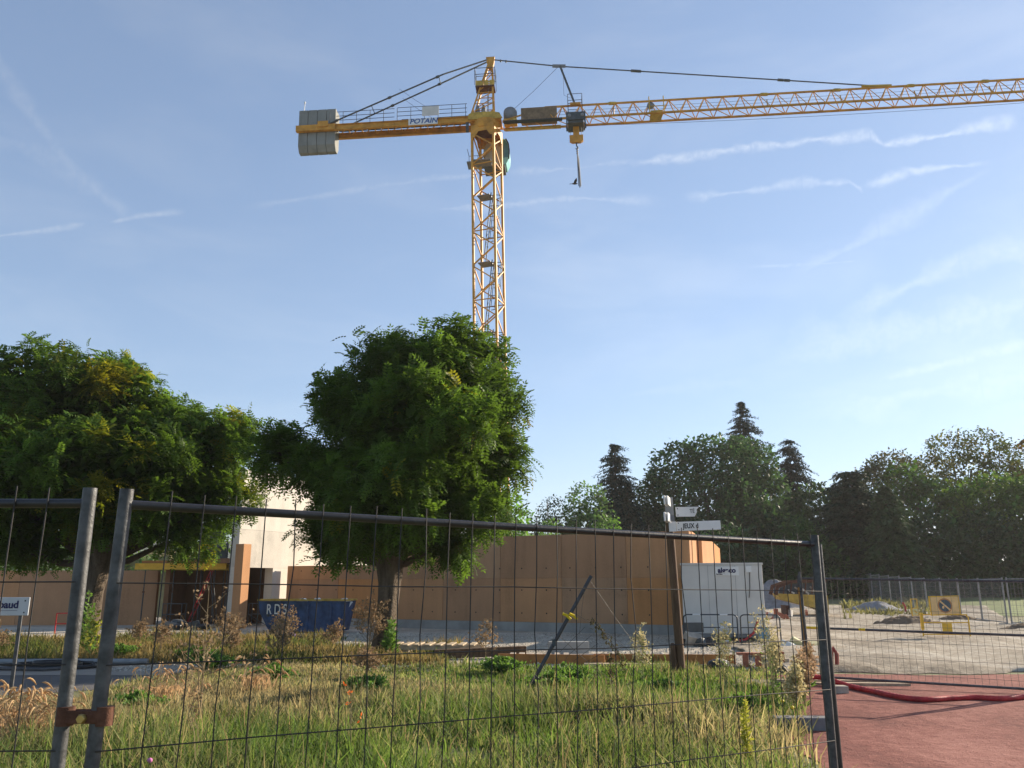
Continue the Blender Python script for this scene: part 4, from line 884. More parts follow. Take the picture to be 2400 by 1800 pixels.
for x in (-.2, .2): MB().bar((x, 0, 0), (x, 0, 1.0), .04).build('post', ORNG, y2)
for z in (.98, .52, .18): MB().bar((-.2, 0, z), (.2, 0, z), .04).build('rail', ORNG, y2)
MB().bbox((-.17, -.02, .2), (.17, 0, .5)).build('plate', PYEL, y2); MB().box((.02, -.03, .35), (.2, .01, .06), (0, .7, 0)).build('stripe', ORNG, y2)
o = MB().tube([(0, 0, 0), (.02, 0, .35), (-.1, 0, .62)], .06, 8).build('red_marker', REDP); o.location = (22.6, 50, gz(22, 50)); tag(o, 'short red marker post before the dark gravel heap', 'marker post')
bdx = thing('board_pile', 'loose grey boards and blocks dropped on the far dirt', 'boards', (17.6, 38.2, .02), R(15))
for k in range(5): MB().box((random.uniform(-.3, .3), random.uniform(-.2, .2), .08 + .05 * k), (1.5, .14, .05), (0, random.uniform(-.2, .2), R(-30 + k * 14))).build('board', (WOODG, WOODL)[k % 2], bdx)
MB().box((-.45, -.3, .12), (.4, .25, .22), (.2, .1, .3)).build('block', PALE, bdx)

# ------------------------------------------------------------------ wooden signpost
sp_ = thing('wooden_signpost', 'weathered wooden signpost with broken white direction plates', 'signpost', G(1597, 1577), rot=(0, R(-2.1), 0))
post = MB().tube([(0, 0, -.1), (.0, 0, 1.0), (0, 0, 2.2), (0, 0, 3.28)], [.085, .083, .08, .076], 10).build('post', WOOD, sp_)
MB().lathe((-.14, -.06, 0), [(.05, 0), (.055, .3), (.05, .52), (.03, .56)], 9).build('stub', WOOD, sp_)
MB().bbox((-.078, -.1, 3.005), (.085, -.07, 3.36)).build('collar_plate', PLINTH, sp_); MB().bbox((-.05, -.1, 2.88), (.09, -.072, 3.0)).build('collar_plate', MGREY, sp_); MB().bbox((-.03, -.1, 2.68), (.11, -.072, 2.875)).build('collar_plate', WHITEP, sp_)
def plate(z, x0, x1, poly, nm='direction_plate'):
    return MB().prism(poly, -.095, -.07).build(nm, WHITEP, sp_, bevel=.003)
q = plate(0, 0, 0, [(.13, 2.97), (.50, 2.96), (.55, 3.05), (.545, 3.09), (.60, 3.15), (.13, 3.16)])
text('TÉ', .115, INK, q, (.455, -.098, 3.065), ex=.002, sx=.8)
for z in (3.0, 3.125): MB().lathe((.165, -.099, z), [(.011, 0), (.011, .004)], 8, 'y').build('bolt', INK, q)
q = plate(0, 0, 0, [(.12, 2.685), (1.0, 2.685), (1.0, 2.865), (.12, 2.865)])
text('JEUX d', .135, INK, q, (.40, -.098, 2.775), bold=.003, ex=.002, sx=.78)
for z in (2.71, 2.84): MB().lathe((.16, -.099, z), [(.011, 0), (.011, .004)], 8, 'y').build('bolt', INK, q)
for z, x in ((3.25, -.10), (2.93, -.12)):
    for k in (0, .05): MB().box((x + .03 - k * 1.3, -.45 - k, z), (.03, .6, .17), (0, 0, R(-15))).build('direction_plate', WHITEP, sp_, bevel=.003)

# street name plate behind the left panel
st = thing('street_name_plate', 'white street name plate with dark blue lettering on grey legs', 'street sign', (-7.75, 13.0, 0), R(2))
pl_ = MB().bbox((-.62, -.012, 1.19), (.52, .012, 1.455)).build('plate', mat('plate_enamel', (.46, .48, .5), .4, 0, .06, 3), st, bevel=.008)
text('Rimbaud', .15, NAVY, pl_, (.37, -.016, 1.345), bold=.004, ex=.002, align='RIGHT'); MB().bbox((-.6, -.0155, 1.262), (.36, -.0125, 1.266)).build('rule', NAVY, pl_)
for z in (1.235, 1.405): MB().lathe((.46, -.018, z), [(.012, 0), (.012, .006)], 8, 'y').build('bolt', GALVD, pl_)
for x in (-.4, .4): MB().bbox((x - .025, .014, 0), (x + .025, .04, 1.44)).build('leg', GALVD, st)

# leaning grey pole with tape and wires
pb_ = G(1228, 1634); tp_ = P(1386, 1350, pb_.y + .15)
lp = thing('leaning_pole', 'grey steel pole leaning over in the grass with yellow tape', 'pole', pb_)
MB().tube([(-.03, 0, -.06), tp_ - pb_], .03, 12).build('shaft', mat('grey_pole', (.06, .062, .066), .5, .3, .3, 9), lp)
mid = (tp_ - pb_) * .66
for k in range(4): MB().box(mid + Vector((-.06 + .05 * k, -.04, .02 * (-1) ** k)), (.09, .02, .035), (random.random(), random.random(), random.random())).build('tape', YTAPE, lp)
MB().lathe((tp_ - pb_) * .44, [(.036, -.05), (.036, .05)], 10).build('sleeve', DGREY, lp)
tt = tp_ - pb_
for k, (f, ex_, ey, ez) in enumerate(((.97, .95, .3, .42), (.70, 1.25, .2, .1), (.50, .95, .15, .12), (.9, -.1, .1, .9))):
    s = tt * f; e = Vector((tt.x * f + ex_, ey, ez if k != 1 else .35)); m_ = (s + e) / 2 + Vector((0, 0, -.04 + .1 * (k % 2)))
    MB().tube([s, m_, e], .0028, 4).build('tie_wire', WIRE, lp)
for k in range(7):
    s = Vector((.35 + .12 * k, .1, .02)); e = Vector((.95 + .1 * k, .2, 1.0 - .12 * k)); MB().tube([s, (s + e) / 2 + Vector((-.1, 0, .12)), e], .003, 4).build('bent_wire', WIRE, lp)
# pipe lying in the grass on the right
o = MB().tube([(0, 0, .06), (.55, -.75, .09), (1.0, -1.4, .05)], .03, 10).build('grey_pipe', GALVD); o.location = G(1652, 1668); tag(o, 'thin grey pipe lying in the grass near the tall weeds', 'pipe')
# road-side pipes and coil
pr_ = thing('long_grey_pipe', 'long grey pipe lying along the far edge of the road', 'pipe', (-10.5, 18.75, .012))
MB().tube([(-5.5, -.25, .06), (-2, -.12, .06), (2.6, 0, .06)], .055, 12).build('pipe', mat('grey_plastic_pipe', (.22, .235, .245), .4), pr_); MB().tube([(-5.5, -.02, .06), (2.2, .15, .06)], .05, 10).build('pipe', DGREY, pr_)
MB().lathe((2.6, 0, .06), [(.058, 0), (.058, .16)], 12, 'x').build('pipe_socket', MGREY, pr_)
hc = thing('hose_coil', 'coil of black water hose lying on the road', 'hose coil', (-9.3, 17.9, .012))
spi = [(1.15 * (1 - .045 * t) * math.cos(t * 1.05 + .5), .62 * (1 - .045 * t) * math.sin(t * 1.05 + .5), .04 + .035 * (int(t / 6) % 3)) for t in np.linspace(0, 24, 150)]
MB().tube(spi, .034, 8).build('hose', BLACK, hc); MB().tube([spi[0], (.2, -.75, .04), (-1.0, -.55, .04), (-1.5, -.75, .05)], .03, 8).build('hose_tail', GALVD, hc)
MB().tube([(-1.62, -.86, .07), (-1.3, -1.0, .07)], [.09, .06], 10).build('coupling', DGREY, hc)
rt = thing('red_trestle', 'small red tubular stand behind the left near post', 'stand', (-15.3, 31, 0))
MB().tube([(-.9, 0, 0), (-.9, 0, .7), (0, 0, .72), (.05, 0, .65), (.05, 0, 0)], .025, 8).build('frame', REDP, rt); MB().rod((-.9, 0, .35), (.05, 0, .35), .02).build('rail', REDP, rt)
o = MB().lathe((0, 0, 0), [(.16, 0), (.25, .08), (.2, .2), (.06, .26)], 9).build('mauve_rag', PURP); o.location = G(682, 1503); tag(o, 'crumpled mauve rag lying in the weeds below the skip', 'rag')
# radio mast on the hill
rm = thing('radio_mast', 'thin lattice radio mast on the distant hill', 'radio mast', (26, 620, 25))
for x, y in ((-.8, -.6), (.8, -.6), (0, .8)): MB().bar((x, y, 0), (x * .5, y * .5, 38), .35).build('leg', MGREY, rm)
for k in range(12): MB().bar((-.7, -.5, k * 3), (.7, -.5, k * 3 + 3), .25).build('brace', MGREY, rm)
# ------------------------------------------------------------------ trees
rg = np.random.default_rng(11)
def sphere(n): return norm(rg.normal(size=(n, 3)))
def frame(d, upv=(0, 0, 1)):
    """local axes along d"""
    x = norm(d); up = np.broadcast_to(np.array(upv, float), x.shape) + rg.normal(size=x.shape) * .25
    y = norm(np.cross(up, x)); z = np.cross(x, y); return x, y, z
def leaf_quads(origin, X, Y, Z, L, tmpl):
    """copies of a template of diamond leaflets (k,4,3) at n frames"""
    t = tmpl.reshape(-1, 3)
    V = origin[:, None, :] + L[:, None, None] * (t[None, :, 0, None] * X[:, None, :] + t[None, :, 1, None] * Y[:, None, :] + t[None, :, 2, None] * Z[:, None, :])
    return V.reshape(-1, 3)
def frond_template(pairs=5):
    out = []
    def rach(s): return np.array([s, 0, .30 * s - .62 * s * s])
    for i in range(pairs):
        s = .22 + .7 * i / (pairs - 1); b = rach(s); l = .33 * (1 - .25 * abs(i / (pairs - 1) - .45)); wd = .074
        for sd_ in (-1, 1):
            d = np.array([.38, sd_ * .9, -.22]); d /= np.linalg.norm(d); n = np.array([.9, -sd_ * .38, 0]); n /= np.linalg.norm(n)
            out.append([b, b + d * l * .5 + n * wd, b + d * l, b + d * l * .5 - n * wd])
    b = rach(.95); d = np.array([.9, 0, -.6]); d /= np.linalg.norm(d); n = np.array([0, 1, 0])
    out.append([b, b + d * .14 + n * .06, b + d * .28, b + d * .14 - n * .06]); return np.array(out)
FROND = frond_template(5)
def lobes_world(px, Y, depth=1.0):
    """crown lobes from centre and radius in the picture, each with its own depth"""
    r = []
    for i, (x, y, rx, ry, dy) in enumerate(px):
        c = P(x, y, Y + dy); k = (c - Vector((0, 0, EYE))).length / F
        r.append((np.array(c), np.array([rx * k, max(rx, ry) * k * depth, ry * k])))
    return r
def crown_shoots(lobes, per_m2, inner=.35, zbias=.1):
    P_, D_ = [], []
    for c, r in lobes:
        area = 4 * math.pi * ((r[0] * r[1]) ** 1.6 / 3 + (r[0] * r[2]) ** 1.6 / 3 + (r[1] * r[2]) ** 1.6 / 3) ** (1 / 1.6)
        n = int(area * per_m2); u = sphere(n); rad = np.where(rg.random(n) < inner, rg.uniform(.45, .9, n), rg.uniform(.9, 1.04, n))
        rad = rad * (1 + .08 * np.sin(u[:, 0] * 7 + c[0]) * np.sin(u[:, 2] * 6 + c[2]))
        P_.append(c + u * r * rad[:, None]); D_.append(norm(u / r + np.array([0, 0, zbias])))
    P_, D_ = np.concatenate(P_), np.concatenate(D_)
    keep = np.ones(len(P_), bool)
    for c, r in lobes: keep &= (((P_ - c) / r) ** 2).sum(1) > .32
    return P_[keep], D_[keep]
def subclumps(lobes, per_m2, rmin, rmax):
    out = []
    for c, r in lobes:
        area = 4 * math.pi * ((r[0] * r[1]) ** 1.6 / 3 + (r[0] * r[2]) ** 1.6 / 3 + (r[1] * r[2]) ** 1.6 / 3) ** (1 / 1.6)
        for u in sphere(max(9, int(area * per_m2))):
            rad = min(rg.uniform(rmin, rmax), .75 * r.min()); p = c + u * np.maximum(r - rad * .72, r * .35) * rg.uniform(.85, 1.0)
            if all((((p - c2) / r2) ** 2).sum() > .45 for c2, r2 in lobes if c2 is not c): out.append((p, rad, u))
    return out
def clump_shoots(cl, per_m2):
    P_, D_, I_ = [], [], []
    for i, (c, r, u0) in enumerate(cl):
        n = int(4 * math.pi * r * r * per_m2); u = sphere(n * 3); out = norm(u0 + np.array([0, 0, .45])); u = u[(u @ out) > -.15][:n]
        sq = np.array([1.1, 1.1, .85]); P_.append(c + u * sq * r * np.where(rg.random((len(u), 1)) < .12, rg.uniform(1.05, 1.35, (len(u), 1)), rg.uniform(.75, 1.05, (len(u), 1)))); D_.append(norm(u * .7 + out * .6)); I_.append(np.full(len(u), i))
    return np.concatenate(P_), np.concatenate(D_), np.concatenate(I_)
def locust_tree(name, label, base, lobes, trunk_pts, trunk_r, limbs, per_m2, yellow, seed, fr=9):
    global rg
    rg = np.random.default_rng(seed); b = Vector(base); t = thing(name, label, 'tree', b)
    cl = subclumps(lobes, .5, .38, .8); S_, D_, I_ = clump_shoots(cl, per_m2); n = len(S_)
    # fronds spring all round the end of each shoot
    o = np.repeat(S_, fr, 0); d = np.repeat(D_, fr, 0); along = rg.uniform(-.42, .12, len(o))
    side = norm(np.cross(d, sphere(len(o)))); fd = norm(d * rg.uniform(.1, .9, (len(o), 1)) + side + np.array([0, 0, .12]))
    o = o + d * along[:, None] + side * .03; X, Y, Z = frame(fd); Ln = rg.uniform(.26, .42, len(o))
    V = leaf_quads(o, X, Y, Z, Ln, FROND); k = len(FROND) * 4; Q = np.arange(len(V)).reshape(-1, 4)
    sh = rg.uniform(.8, 1.2, n) * rg.uniform(.75, 1.3, len(cl))[I_]; yl = np.zeros(n)
    for c, r_, a in yellow: yl = np.maximum(yl, .62 * a * rg.uniform(.5, 1.2, n) * (np.linalg.norm(S_ - np.array(c), axis=1) < r_))
    yl = np.maximum(yl, (rg.random(n) < .03) * rg.uniform(.1, .5, n))
    tint = np.stack([sh * (1 + yl * 3.2), sh * (1 + yl * .75), sh * (1 - .3 * yl)], 1)
    tint = np.repeat(np.repeat(tint, fr, 0) * rg.uniform(.82, 1.18, (n * fr, 1)), k, 0)
    arrays('crown', V - np.array(b), Q, LEAF, t, tint)
    # inner leaves tinted dark for crown shade; they close the crown and block light
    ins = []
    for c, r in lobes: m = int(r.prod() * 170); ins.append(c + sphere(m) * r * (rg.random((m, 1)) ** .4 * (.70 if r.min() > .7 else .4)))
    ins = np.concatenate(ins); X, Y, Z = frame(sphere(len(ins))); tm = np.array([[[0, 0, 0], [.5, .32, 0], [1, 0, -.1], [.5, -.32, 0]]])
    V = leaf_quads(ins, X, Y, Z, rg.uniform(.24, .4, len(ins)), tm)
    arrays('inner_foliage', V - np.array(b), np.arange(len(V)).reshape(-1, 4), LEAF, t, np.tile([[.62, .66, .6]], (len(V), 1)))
    m = MB()
    n_ = 16; rnd = random.Random(seed); vs = []
    for i, (pp, rr) in enumerate(zip(trunk_pts, trunk_r)):
        for j in range(n_):
            a = 2 * math.pi * j / n_; f = 1 + .13 * math.sin(5 * a + i * .3) + .09 * math.sin(9 * a - i * .5) + rnd.uniform(-.05, .05)
            vs.append((pp[0] + rr * f * math.cos(a), pp[1] + rr * f * math.sin(a), pp[2]))
    m.add(vs, [(i * n_ + j, i * n_ + (j + 1) % n_, (i + 1) * n_ + (j + 1) % n_, (i + 1) * n_ + j) for i in range(len(trunk_pts) - 1) for j in range(n_)], True)
    m.build('trunk', BARK, t)
    for pts, r0 in limbs:
        k = len(pts); MB().tube([Vector(p) for p in pts], [r0 * (1 - .8 * i / (k - 1)) for i in range(k)], 8).build('limb', BARKD, t)
    return t
YM = 21.0
mid_l = lobes_world([(965, 885, 148, 110, 0), (1095, 850, 105, 90, .3), (852, 970, 106, 112, .2), (1015, 1000, 175, 150, -1.2), (1145, 950, 78, 115, .1), (1152, 1092, 80, 80, 0), (652, 1058, 54, 58, .4), (812, 1150, 98, 85, 0),
                     (925, 1160, 190, 130, -1.0), (1070, 1200, 120, 100, -.4), (772, 1264, 88, 48, 0), (1035, 1285, 80, 45, -.2), (880, 1250, 140, 65, .4), (960, 1080, 220, 170, 1.4), (714, 1096, 54, 48, -.2)], YM)
mb_ = Vector((G(897, 1540).x, 20.9, 0))
def limb_to(base, top, lobes, z0):
    L_ = []
    for c, r in lobes:
        e = Vector(c) - base; s = Vector((0, 0, z0)); L_.append(([s, s + (e - s) * .35 + Vector((0, 0, -.15)), s + (e - s) * .7, e], .13))
    return L_
locust_tree('locust_tree', 'round-headed dark green locust tree before the terracotta hall', mb_, mid_l,
            [(0, 0, -.1), (-.02, 0, .25), (.03, 0, .7), (.06, 0, 1.2), (.08, 0, 1.7), (.09, 0, 2.1), (.08, 0, 2.45), (.05, 0, 2.9)], [.34, .28, .24, .24, .27, .34, .42, .36], limb_to(mb_, 2.3, mid_l, 2.2), 4.9, [], 21, 8)
YL = 25.0
left_l = lobes_world([(150, 930, 165, 115, 0), (300, 965, 125, 105, .3), (20, 965, 120, 105, .2), (430, 1065, 115, 105, 0), (530, 1040, 62, 82, .2), (552, 1150, 48, 74, .1), (250, 1090, 190, 130, -1.3), (80, 1120, 175, 130, -.8),
                      (420, 1180, 125, 85, -.2), (130, 1240, 150, 75, -.2), (300, 1225, 130, 65, -.4), (440, 1258, 65, 48, 0), (-80, 1060, 120, 150, .3), (220, 1080, 260, 180, 1.6), (-20, 1270, 90, 60, .2)], YL)
lb_ = Vector((G(222, 1512).x, 24.6, 0))
yel = [(P(275, 900, 24), .75, .9), (P(330, 890, 24), .6, .9), (P(250, 1060, 22.6), .8, .55), (P(255, 1140, 22.6), .9, .7), (P(530, 960, 24.8), .55, .8), (P(300, 1065, 22.6), .5, .6), (P(15, 1000, 23), .7, .4), (P(590, 1130, 24.8), .6, .35)]
locust_tree('locust_tree', 'broad locust tree with yellowing sprays behind the left fence posts', lb_, left_l,
            [(0, 0, -.1), (-.05, 0, .3), (-.06, 0, .9), (-.02, 0, 1.5), (.05, 0, 2.0), (.1, 0, 2.4), (.08, 0, 2.8)], [.36, .31, .27, .26, .29, .36, .42], limb_to(lb_, 2.2, left_l, 2.2), 3.5, yel, 22, 8)

def broadleaf(name, label, base_px, Y, lobes_px, seed, leaf=.34, dens=16, tint=(1, 1, 1), var=.3, group='trees beyond the site', warm=0.0, trunk_r=.3, mat_=None, inner=.3):
    global rg
    rg = np.random.default_rng(seed); b = P(base_px, 1390, Y); b.z = gz(b.x, Y); t = thing(name, label, 'tree', b, group=group)
    lobes = lobes_world(lobes_px, Y); S_, D_ = crown_shoots(lobes, dens, inner, .15); n = len(S_)
    k = 3; o = np.repeat(S_, k, 0) + rg.normal(size=(n * k, 3)) * leaf * .55; d = norm(np.repeat(D_, k, 0) * .5 + sphere(n * k) * .8 + np.array([0, 0, -.15])); X, Yv, Z = frame(d)
    tm = np.array([[[0, 0, 0], [.45, .34, .05], [1, 0, -.12], [.5, -.32, .05]]]); V = leaf_quads(o, X, Yv, Z, rg.uniform(.6, 1.3, n * k) * leaf, tm)
    f = 1 + var * np.sin(S_[:, 0] * 1.9 + seed) * np.sin(S_[:, 2] * 2.3) + rg.normal(size=n) * .18; wv = np.clip(warm * (np.sin(S_[:, 0] * 1.1 + S_[:, 2] * 1.7 + seed) + .2), 0, 1)
    tn = np.stack([tint[0] * f * (1 + 2.0 * wv), tint[1] * f * (1 + .2 * wv), tint[2] * f], 1); tn = np.repeat(np.clip(tn, .2, 6), k * 4, 0)
    arrays('crown', V - np.array(b), np.arange(len(V)).reshape(-1, 4), mat_ or LEAFB, t, tn)
    top = max(l[0][2] for l in lobes) - b.z; cxm = sum(l[0][0] for l in lobes) / len(lobes) - b.x
    MB().tube([(0, 0, -.2), (cxm * .2, 0, top * .3), (cxm * .6, 0, top * .6), (cxm, 0, top * .85)], [trunk_r * 1.3, trunk_r, trunk_r * .7, trunk_r * .3], 8).build('trunk', BARKD, t)
    for c, r in lobes:
        e = Vector(c) - b; s = Vector((cxm * .25, 0, top * .35)); MB().tube([s, (s + e) / 2 + Vector((0, 0, -.3)), e], [trunk_r * .5, trunk_r * .35, trunk_r * .12], 6).build('limb', BARKD, t)
    return t
def conifer(name, label, px, top_y, Y, half_px, base_y, seed, droop=.35, tiers=26, tint=(1, 1, 1), power=.85, group='conifers beyond the site', gap=.0, leaf=.34):
    global rg
    rg = np.random.default_rng(seed); tp = P(px, top_y, Y); b = Vector((tp.x, Y, gz(tp.x, Y))); H = tp.z - b.z; zb = P(px, base_y, Y).z - b.z; rad = half_px / F * (Y * 1.02)
    t = thing(name, label, 'tree', b, group=group); O, D, Ls = [], [], []
    br = MB()
    for k in range(tiers):
        f = (k + .3) / tiers; z = H - (H - max(zb, .6)) * f; r = rad * f ** power * rg.uniform(.85, 1.12)
        nb_ = int(9 + 7 * f)
        for j in range(nb_):
            a = 2 * math.pi * (j + rg.random()) / nb_; rr = r * rg.uniform(.55, 1.15); z = H - (H - max(zb, .6)) * min(1, max(.01, f + rg.normal() * .8 / tiers)); e = np.array([math.cos(a), math.sin(a), 0]); m = max(5, int(rr * 8))
            s = np.linspace(.12, 1, m); pz = z + .25 * rr * s - (droop + .25) * rr * s ** 2 + .12 * rr * s ** 4
            pts = np.stack([e[0] * rr * s, e[1] * rr * s, pz], 1)
            if rr > .6: br.tube([(0, 0, z), tuple(pts[m // 4]), tuple(pts[m // 2])], [.04, .02, .006], 3, False)
            rep = 5; O.append(np.repeat(pts, rep, 0) + rg.normal(size=(m * rep, 3)) * .05); sd_ = np.array([-e[1], e[0], 0])
            dd = e * rg.uniform(.2, .9, (m * rep, 1)) + sd_ * rg.choice([-1, 1], (m * rep, 1)) * rg.uniform(.2, .9, (m * rep, 1)) + np.array([0, 0, 1]) * rg.uniform(-.8, .15, (m * rep, 1)); D.append(dd)
            Ls.append(np.repeat(leaf * (1.2 - .5 * s), rep))
    O, D, Ls = np.concatenate(O), np.concatenate(D), np.concatenate(Ls)
    if gap: kp = np.sin(O[:, 2] * 3.1 + seed) + rg.normal(size=len(O)) * .5 > -gap; O, D, Ls = O[kp], D[kp], Ls[kp]
    X, Yv, Z = frame(D); tm = np.array([[[0, 0, 0], [.5, .21, 0], [1, 0, -.08], [.5, -.21, 0]]]); V = leaf_quads(O, X, Yv, Z, Ls * rg.uniform(.8, 1.4, len(O)), tm)
    tn = np.repeat(np.array(tint) * rg.uniform(.7, 1.35, (len(O), 1)), 4, 0); arrays('crown', V, np.arange(len(V)).reshape(-1, 4), NEEDLE, t, tn)
    br.build('branches', BARKD, t, 'stuff'); MB().tube([(0, 0, -.2), (0, 0, H * .5), (0, 0, H)], [.32, .2, .02], 8).build('trunk', BARKD, t)
    return t
conifer('spruce_tree', 'tall pointed spruce rising above the broad tree', 1737, 940, 92, 130, 1330, 31, .3, 40, (1, 1, 1), .66, leaf=.30)
conifer('cedar_tree', 'dark rounded conifer right of the tall spruce', 1848, 1030, 90, 98, 1330, 32, .5, 30, (.9, .95, 1.05), .45, leaf=.30)
conifer('fir_tree', 'blue-grey fir with a blunt top behind the hall wall', 1440, 1040, 80, 80, 1300, 33, .3, 28, (1.25, 1.3, 1.45), .45, gap=.9, leaf=.30)
conifer('yew_tree', 'dark spreading yew with ragged tips before the trees', 1992, 1105, 74, 165, 1380, 34, .25, 26, (1.1, 1.15, .8), .5, leaf=.45)
conifer('yew_tree', 'olive tinged feathery conifer right of the dark yew', 2075, 1140, 70, 95, 1380, 35, .5, 24, (2.6, 2.2, 1.0), .55, leaf=.45)
conifer('fir_tree', 'narrow dark conifer just left of the signpost', 1470, 1130, 76, 60, 1330, 36, .4, 18, (.9, 1.0, .9), .7)
broadleaf('broad_tree', 'broad dense tree below the tall spruce', 1690, 86, [(1600, 1120, 80, 75, 0), (1680, 1110, 95, 80, -1), (1740, 1110, 80, 75, 0), (1650, 1180, 120, 80, -2), (1770, 1175, 75, 75, 0), (1550, 1180, 55, 75, 0), (1690, 1250, 150, 80, -2), (1560, 1260, 60, 70, -1)], 41, .46, 7, (1.25, 1.5, 1.3), .4)
broadleaf('light_green_tree', 'airy light green tree beside the blunt fir', 1378, 72, [(1375, 1165, 38, 30, 0), (1355, 1200, 30, 28, 0), (1400, 1195, 32, 30, 0), (1380, 1230, 40, 30, 0)], 42, .32, 9, (2.7, 2.7, 1.9), .3, trunk_r=.15)
broadleaf('bare_topped_tree', 'thin dark tree with sparse twiggy top near the distant hill', 1305, 76, [(1300, 1195, 36, 26, 0), (1330, 1215, 36, 26, 0), (1270, 1220, 30, 24, 0), (1310, 1240, 60, 26, 0)], 43, .26, 8, (1.5, 1.3, 1.3), .3, trunk_r=.14, inner=.5)
broadleaf('round_bush', 'small round green bush behind the hall parapet', 1425, 60, [(1425, 1232, 24, 22, 0), (1408, 1245, 18, 16, 0), (1290, 1245, 26, 20, 0)], 44, .24, 16, (3.0, 3.2, 1.8), .3, trunk_r=.1)
broadleaf('leafy_tree', 'leafy tree between the light green tree and the signpost', 1490, 84, [(1490, 1200, 45, 45, 0), (1440, 1230, 60, 45, -1), (1510, 1250, 50, 50, 0), (1380, 1250, 60, 40, 0), (1460, 1290, 90, 50, 0)], 45, .38, 8, (1.0, 1.2, 1.0))
broadleaf('copper_tree', 'reddish dark tree above the yew', 2085, 96, [(2090, 1105, 50, 40, 0), (2045, 1125, 35, 30, 0), (2130, 1120, 35, 40, 0), (2080, 1150, 70, 50, 0)], 46, .40, 7, (1.7, 1.15, 1.1), .3, warm=.2)
broadleaf('tall_airy_tree', 'tall airy tree with sky showing through at the right', 2270, 88, [(2230, 1060, 52, 42, 0), (2300, 1052, 50, 40, 0), (2205, 1105, 48, 42, 0), (2345, 1080, 38, 36, 0), (2270, 1105, 70, 45, 0), (2340, 1120, 48, 36, 0), (2240, 1140, 60, 35, 0)], 47, .36, 5.5, (2.0, 1.6, .9), .4, warm=.35, inner=.5)
broadleaf('sunlit_tree', 'brighter green tree at the right edge of the wood', 2330, 78, [(2320, 1165, 60, 42, 0), (2390, 1180, 55, 50, 0), (2260, 1190, 50, 40, 0), (2350, 1225, 90, 55, 0), (2440, 1210, 60, 70, 0)], 48, .42, 9, (1.9, 2.2, .85), .4, warm=.15)
broadleaf('edge_tree', 'brown tinged tree cut by the right edge of the frame', 2410, 92, [(2420, 1090, 45, 50, 0), (2430, 1150, 60, 50, 0)], 49, .42, 6, (2.2, 1.5, .8), .4, warm=.5)
broadleaf('mid_green_tree', 'mid green tree between the yew and the airy tree', 2120, 80, [(2115, 1140, 45, 40, 0), (2150, 1190, 60, 50, 0), (2190, 1170, 40, 40, 0), (2180, 1230, 90, 60, -1)], 50, .42, 8, (1.5, 1.8, .9), .4, warm=.25)
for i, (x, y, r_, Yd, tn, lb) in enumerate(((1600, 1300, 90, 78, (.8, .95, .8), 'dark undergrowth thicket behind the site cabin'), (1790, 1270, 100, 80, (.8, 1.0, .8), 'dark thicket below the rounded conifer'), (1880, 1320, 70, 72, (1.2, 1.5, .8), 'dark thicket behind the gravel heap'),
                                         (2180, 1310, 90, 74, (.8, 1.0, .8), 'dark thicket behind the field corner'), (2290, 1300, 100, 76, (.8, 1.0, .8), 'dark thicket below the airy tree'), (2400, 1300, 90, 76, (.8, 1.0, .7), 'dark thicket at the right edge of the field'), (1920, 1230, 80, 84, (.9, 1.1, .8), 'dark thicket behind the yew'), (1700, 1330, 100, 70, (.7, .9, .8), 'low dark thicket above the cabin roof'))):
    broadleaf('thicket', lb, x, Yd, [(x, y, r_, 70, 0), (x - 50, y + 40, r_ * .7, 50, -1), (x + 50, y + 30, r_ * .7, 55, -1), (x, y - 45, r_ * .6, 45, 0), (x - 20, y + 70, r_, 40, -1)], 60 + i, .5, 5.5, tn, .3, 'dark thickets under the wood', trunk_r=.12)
broadleaf('garden_tree', 'sunlit green tree beside the crane mast behind the hall', 1190, 52, [(1190, 1200, 38, 40, 0), (1215, 1225, 28, 32, 0), (1160, 1225, 40, 40, 0), (1180, 1270, 60, 40, 0)], 71, .26, 14, (3.4, 4.0, 1.4), .3, trunk_r=.12)
broadleaf('garden_tree', 'yellow green tree behind the formwork deck', 500, 47, [(500, 1210, 45, 55, 0), (470, 1260, 40, 40, 0), (535, 1265, 35, 35, 0)], 72, .26, 14, (3.6, 3.6, 1.2), .3, warm=.2, trunk_r=.12)
broadleaf('garden_tree', 'grey green bush above the low terracotta wall', 330, 48, [(330, 1325, 60, 22, 0), (260, 1330, 50, 25, 0), (60, 1310, 120, 40, 0)], 73, .24, 12, (2.6, 2.6, 2.0), .3, trunk_r=.1)

STONE2 = mat('pale_stone', (.55, .52, .46), .9, 0, .3, 4)
